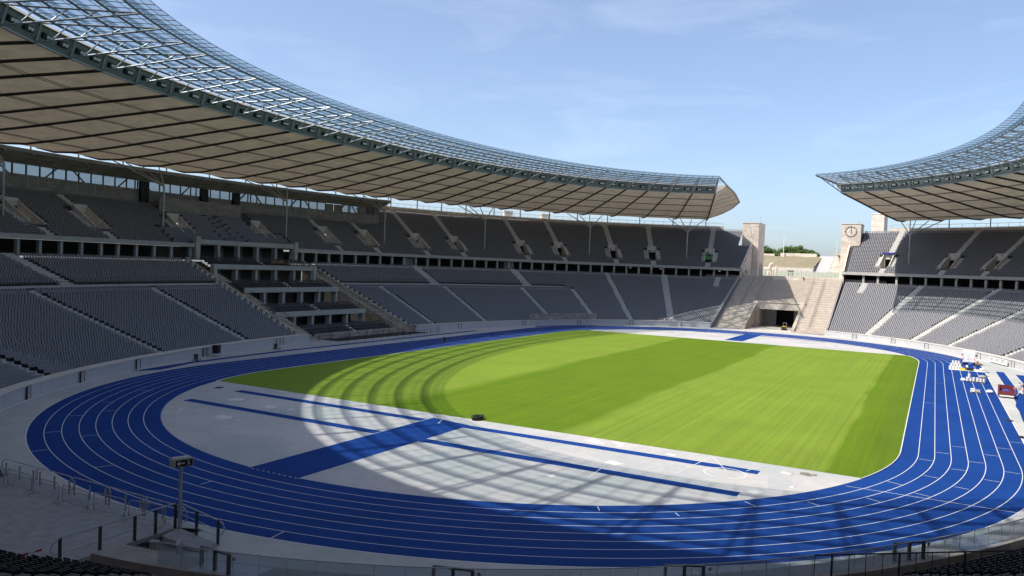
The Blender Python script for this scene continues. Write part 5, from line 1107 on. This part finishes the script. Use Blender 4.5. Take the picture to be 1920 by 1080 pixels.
# small things along the track
def cart(x, y, rz, label, k):
    t = thing('hand_trolley', label, 'trolley', (x, y, 0), rz); v = MB(); v.box((0, 0, .16), (1.1, .6, .06)); v.path([(-.55, -.28, .16), (-.6, -.28, 1.0), (-.6, .28, 1.0), (-.55, .28, .16)], .025, 5); v.build('frame', 'rail', t, local=True)
    for q in (-.4, .4):
        for w in (-.3, .3): v = MB(); v.tube((q, w-.03, .1), (q, w+.03, .1), .1, 10); v.build('wheel', 'rubber', t, local=True)
    v = MB(); v.box((-.2, 0, .55), (.4, .4, .7)); v.build('load', 'tarp', t, local=True)
cart(-44.2, 50.1, .4, 'small trolley by the left pitch wall, left of the black cabinet', 0); cart(-27.0, 52.6, -.3, 'small trolley by the left pitch wall, right of the black cabinet', 1); cart(3.8, 41.2, .2, 'pale trolley on the outer lanes in front of the left stand', 2)
t = thing('timing_cabinet', 'black covered cabinet on legs beside the left pitch wall', 'cabinet', (-39.6, 51.6, 0), .5); v = MB(); v.box((0, 0, 1.05), (1.15, .8, 1.05)); v.box((-.1, 0, 1.6), (1.3, .95, .08)); v.build('cover', 'black', t, local=True)
for q in (-.45, .45):
    for w in (-.3, .3): v = MB(); v.tube((q, w, 0), (q, w, .6), .04, 5); v.build('leg', 'rail', t, local=True)
t = thing('camera_stand', 'dark covered camera stand at the far pitch wall by the banner', 'camera stand', (59.4, 49.9, 0)); v = MB(); v.box((0, 0, 1.1), (.8, .6, .8)); v.box((.1, 0, 1.6), (.5, .4, .3)); v.build('cover', 'black', t, local=True)
for q in (0, 2.1, 4.2): v = MB(); v.tube((math.cos(q)*.5, math.sin(q)*.5, 0), (0, 0, .8), .04, 5); v.build('leg', 'dark', t, local=True)
t = thing('starting_blocks', 'dark starting block frames stacked at the far outer track edge', 'starting blocks', (62.8, 47.6, 0), .4); v = MB(); v.box((0, 0, .12), (1.2, .5, .12)); v.box((-.3, .1, .4), (.3, .4, .5), .3); v.box((.3, -.1, .5), (.25, .35, .7), -.2); v.build('frame', 'black', t, local=True)
v = MB()
for i in range(9):
    a_ = np.linspace(0, 2*math.pi, 13); rr_ = .22+.04*i; v.path([(-54.05+rr_*1.5*math.cos(q), -.85+rr_*math.sin(q), .06+.05*((i*5) % 7)+.04*math.sin(q*3+i)) for q in a_], .045, 5)
v.box((-54.0, -.6, .2), (.5, .3, .35), .5)
tag(v.build('hose_coil', 'rubber'), 'black coiled hose lying at the edge of the grass', 'hose')
for i, (x, y, lb) in enumerate(((34.4, -46.6, 'dark drain cover in the pale apron nearest the van'), (28.2, -46.2, 'dark drain cover in the pale apron beside the pallets'), (-17.4, -46.0, 'dark block on the edge of the outer lane, farther one'), (-27.6, -46.35, 'dark block at the right photo edge beside the track'), (-57.4, 30.4, 'round dark cover in the shaded left end of the D zone'), (68.9, -9.7, 'small flat plate on the far D zone left of its neighbour'), (63.2, -20.2, 'small flat plate on the far D zone near the bend'), (67.3, 17.3, 'small dark ring on the far D zone at left'))):
    v = MB(); v.box((x, y, .02 if i < 2 or i > 3 else .06), (.9, .5 if i not in (4, 7) else .8, .03 if i < 2 or i > 3 else .1), .3); v.box((x, y, .03 if i < 2 or i > 3 else .12), (.7, .3, .03), .3); tag(v.build('drain_cover' if i < 2 else ('cable_block' if i < 4 else 'ground_plate'), 'dark' if i < 5 else 'grey'), lb, 'cover' if i < 2 else ('block' if i < 4 else 'plate'))
t = thing('roller_machine', 'small yellow machine with a seat frame at the tunnel mouth', 'machine', (102.6, -3.0, .04), R(170)); v = MB(); v.box((0, 0, .75), (.9, .7, .8)); v.build('body', 'yellow', t, local=True)
v = MB(); v.box((0, 0, .3), (1.6, 1.1, .22)); v.box((.5, 0, .7), (.5, .9, .6)); v.build('chassis', 'black', t, local=True); v = MB(); v.path([(-.4, -.45, .4), (-.4, -.45, 2.0), (-.4, .45, 2.0), (-.4, .45, .4)], .05, 5); v.build('roll_bar', 'rail', t, local=True)
for q in (-.55, .55): v = MB(); v.tube((q, -.55, .25), (q, .55, .25), .25, 12); v.build('roller', 'rubber', t, local=True)
# banners
def banner(P, z0, z1, m, name, label):
    t = thing(name, label, 'banner', (P[0][0], P[0][1], z0)); v = MB(); d = np.array([P[1][0]-P[0][0], P[1][1]-P[0][1]]); l = np.linalg.norm(d); d = d/l; c = (np.array(P[0])+np.array(P[1]))/2
    v.box((c[0], c[1], (z0+z1)/2), (l, .05, z1-z0), math.atan2(d[1], d[0])); v.build('panel', m, t); return t, d, l
M['kraft'] = mat('brown banner cloth', (.36, .30, .265), .8, .12, .8)
t, d, l = banner([(53.8, 49.1), (72.7, 39.4)], 1.75, 2.85, 'kraft', 'brown_banner', 'long brown banner with dark curved lettering over the first seat rows at the far end')
v = MB(); nrm = np.array([-.456, -.89]); P0_ = np.array([53.8, 49.1])-np.array([d[1], -d[0]])*0+nrm*.045
for k in range(13): q = P0_+d*(l*k/12); v.tube((q[0], q[1], 1.4), (q[0], q[1], 3.0), .045, 5)
v.path([(P0_[0], P0_[1], 2.9), (P0_[0]+d[0]*l, P0_[1]+d[1]*l, 2.9)], .05, 5); v.build('frame', 'fasc', t)
v = MB()
for k, (u0, u1, z0_, z1_, w) in enumerate([(.02, .05, 2.0, 2.6, 0), (.03, .06, 2.6, 2.2, 0), (.1, .17, 2.7, 1.95, .3), (.17, .22, 2.1, 2.6, .2), (.25, .33, 2.6, 2.35, .2), (.34, .42, 2.4, 2.6, -.2), (.43, .5, 2.6, 2.5, .25), (.5, .58, 2.45, 2.3, -.3), (.62, .68, 1.95, 1.95, .7), (.72, .79, 1.95, 1.95, .65), (.82, .87, 1.95, 2.7, .2), (.84, .91, 2.2, 2.65, -.2)]):
    pp = [(P0_[0]+nrm[0]*.02+d[0]*l*(u0+(u1-u0)*f), P0_[1]+nrm[1]*.02+d[1]*l*(u0+(u1-u0)*f), z0_+(z1_-z0_)*f+w*math.sin(math.pi*f)) for f in np.linspace(0, 1, 7)]; v.path(pp, .055, 4)
v.build('lettering', 'dark', t)
t, d, l = banner([(47.4, -50.25), (54.2, -47.85)], .22, 1.2, 'white', 'wall_banner', 'white board with three grey words on the right pitch wall')
a = math.atan2(d[1], d[0])
for k in range(3):
    q = np.array([47.4, -50.25])+d*l*(.83-.31*k)+np.array([-d[1], d[0]])*.04; text('BEST', .72, (q[0], q[1], .78), (R(90), 0, a+math.pi), 'grey', t)
v = MB(); s = find_s(133.0, -25.8, 41.5); q = P3(np.array([s]), 41.2, ZUs(41.5)+1.25)[0]; dd = dout(s, 41); aa = math.atan2(dd[1], dd[0])
v.box((q[0]+dd[0]*.35, q[1]+dd[1]*.35, q[2]+.1), (1.3, 3.6, .12), aa); v.box((q[0]-dd[0]*.3, q[1]-dd[1]*.3, q[2]-.1), (.1, 3.5, .4), aa); tag(v.build('blue_tarpaulin', 'bluetarp'), 'blue tarpaulin over the stair parapet near the clock tower', 'tarpaulin')
# lights under the lip, near the left gate tower
for i, x in enumerate((1277, 1299, 1308, 1373)):
    s = [31.5, 27.5, 25.8, 17.2][i]; q = P3(np.array([s]), 32.4, 15.65)[0]; t = thing('stand_light', 'small white lamp under the upper tier edge left of the gate, %s' % ['first of four', 'second of four', 'third of four', 'by the gate'][i], 'lamp', tuple(q)); v = MB(); v.box((0, 0, -.2), (.5, .5, .42)); v.build('housing', 'white', t, local=True); v = MB(); v.tube((0, 0, 0), (0, 0, .2), .06, 6); v.build('bracket', 'rail', t, local=True)
v = MB(); s = find_s(133.1, 25.7, 41.5); q = P3(np.array([s]), 38.6, 19.0)[0]; dd = dout(s, 39); aa = math.atan2(dd[1], dd[0]); tt_ = np.array([-dd[1], dd[0]])
for k, (w, h) in enumerate(((.9, 1.6), (.7, .9), (.8, 1.2))):
    c = q[:2]+tt_*(.9-k*.8); v.box((c[0], c[1], q[2]+h/2), (.5, w, h), aa); v.box((c[0], c[1], q[2]+h+.1), (.3, .4, .2), aa)
tag(v.build('stacked_equipment', mat('green cover', (.10, .28, .09), .6)), 'green covered equipment in the stair opening next to the left gate tower', 'equipment')
# ------------------------------------------------------------------ seats: nearest 300 as things, the rest as one mass
S_ = np.concatenate(SE); S_ = S_[S_[:, 4].argsort(kind='stable')]
ctr = np.stack([S_[:, 0], S_[:, 1], S_[:, 2]+.55], -1)
u, w, dep = proj(ctr); vis = (dep > 1) & (u > 2) & (u < 1918) & (w > 2) & (w < 1079)
dd_ = np.linalg.norm(ctr-CAM, axis=1); dd_ = np.where(vis, dd_, 1e9); near = np.argsort(dd_)[:300]; isn = np.zeros(len(S_), bool); isn[near] = True
def boxes(rows):     # template of corner boxes -> verts, quads
    V, Fq = [], []
    for P8 in rows:
        o = len(V); V += P8; Fq += [(o+4, o+5, o+6, o+7), (o, o+1, o+5, o+4), (o+1, o+2, o+6, o+5), (o+2, o+3, o+7, o+6), (o+3, o, o+4, o+7)]
    return np.array(V, float), np.array(Fq)
pan = [(-.17, -.21, .37), (.17, -.21, .37), (.16, .17, .34), (-.16, .17, .34), (-.18, -.23, .44), (.18, -.23, .44), (.17, .18, .41), (-.17, .18, .41)]
back = [(-.17, .17, .38), (.17, .17, .38), (.17, .23, .38), (-.17, .23, .38), (-.17, .25, .72), (.17, .25, .72), (.17, .29, .72), (-.17, .29, .72)]
TV, TF = boxes([pan, back])
far_ = S_[~isn]
def massive(name, A):
    n, k, f = len(A), len(TV), len(TF); c, s = np.cos(A[:, 3]+math.pi), np.sin(A[:, 3]+math.pi)
    j = rng.normal(0, .012, (n, 2)); X = TV[None, :, 0]*c[:, None]-TV[None, :, 1]*s[:, None]+A[:, 0:1]+j[:, 0:1]; Y = TV[None, :, 0]*s[:, None]+TV[None, :, 1]*c[:, None]+A[:, 1:2]+j[:, 1:2]; Z = TV[None, :, 2]+A[:, 2:3]
    co = np.stack([X, Y, Z], -1).reshape(-1).astype(np.float32); fi = (TF[None]+np.arange(n)[:, None, None]*k).reshape(-1).astype(np.int32)
    me = bpy.data.meshes.new(name); me.vertices.add(n*k); me.vertices.foreach_set('co', co); me.loops.add(n*f*4); me.loops.foreach_set('vertex_index', fi); me.polygons.add(n*f)
    me.polygons.foreach_set('loop_start', np.arange(0, n*f*4, 4, dtype=np.int32)); me.polygons.foreach_set('loop_total', np.full(n*f, 4, dtype=np.int32))
    me.materials.append(M['seat']); me.materials.append(M['darkseat']); me.polygons.foreach_set('material_index', np.repeat((A[:, 4] > .5).astype(np.int32), f)); me.update(); me.validate()
    o = bpy.data.objects.new(name, me); col.objects.link(o); return o
g_ = massive('spectator_seats', far_); g_['kind'] = 'stuff'; g_['label'] = 'rows of dark grey seats filling both tiers of the stands'
proto = {}
def seat(x, y, z, rz, label, group):
    m = 'darkseat' if 'corner' in group else 'seat'  # corner seats take the black colour in place of deep shade
    if m not in proto:
        t = thing('stadium_seat', label, 'seat', (0, 0, 0), 0, group)
        v = MB(); v.grid([[(.215*a*(1-.08*(b > .6)), -.24+.42*b, .44-.035*math.sin(math.pi*b)-.02*(1-a*a)-.03*(b < .05)) for b in (0, .1, .35, .65, 1)] for a in (-1, -.5, 0, .5, 1)]); v.grid([[(.215*a, -.24+.42*b, .385-.02*(1-a*a)) for b in (0, .5, 1)] for a in (-1, 0, 1)], flip=True); v.build('seat_pan', m, t, smooth=True, local=True)
        v = MB(); G1 = [[(.21*a*(1-.12*max(0, b-.75)/.25*abs(a)), .19+.09*b+.03*(1-a*a), .42+.40*b-.025*a*a*(b > .9)) for b in (0, .3, .6, .85, 1)] for a in (-1, -.6, 0, .6, 1)]; v.grid(G1, flip=True); v.grid([[(q[0], q[1]+.03, q[2]) for q in r] for r in G1])
        for i in range(4): a_, b_ = G1[i][-1], G1[i+1][-1]; v.quad(a_, b_, (b_[0], b_[1]+.03, b_[2]), (a_[0], a_[1]+.03, a_[2]))
        v.build('backrest', m, t, smooth=True, local=True)
        v = MB(); v.tube((0, .2, 0), (0, .12, .4), .03, 5); v.box((0, .2, .02), (.16, .12, .04)); v.build('bracket', 'dark', t, local=True)
        proto[m] = t; t.location = (x, y, z); t.rotation_euler = (0, 0, rz); return t
    return dup(proto[m], (x, y, z), rz, label, group)
for i in near:
    x, y, z, a_, dk = S_[i]; uu, ww = u[i], w[i]
    if uu < 960 and ww > 900: lb, gr = 'plastic seat darkened for deep shade in the front rows at the bottom left corner', 'seats darkened for shade at the bottom left corner'
    elif uu >= 960 and ww > 900: lb, gr = 'plastic seat darkened for deep shade in the front rows at the bottom right corner', 'seats darkened for shade at the bottom right corner'
    elif uu < 960: lb, gr = 'dark grey seat in the nearest block of the left stand', 'seats in the nearest block of the left stand'
    else: lb, gr = 'sunlit grey seat in the nearest block of the right stand', 'seats in the nearest block of the right stand'
    seat(x, y, z, a_+math.pi, lb, gr)
print('SEATS', len(S_), 'near max dist', dd_[near].max(), 'objects', len(sc.objects))
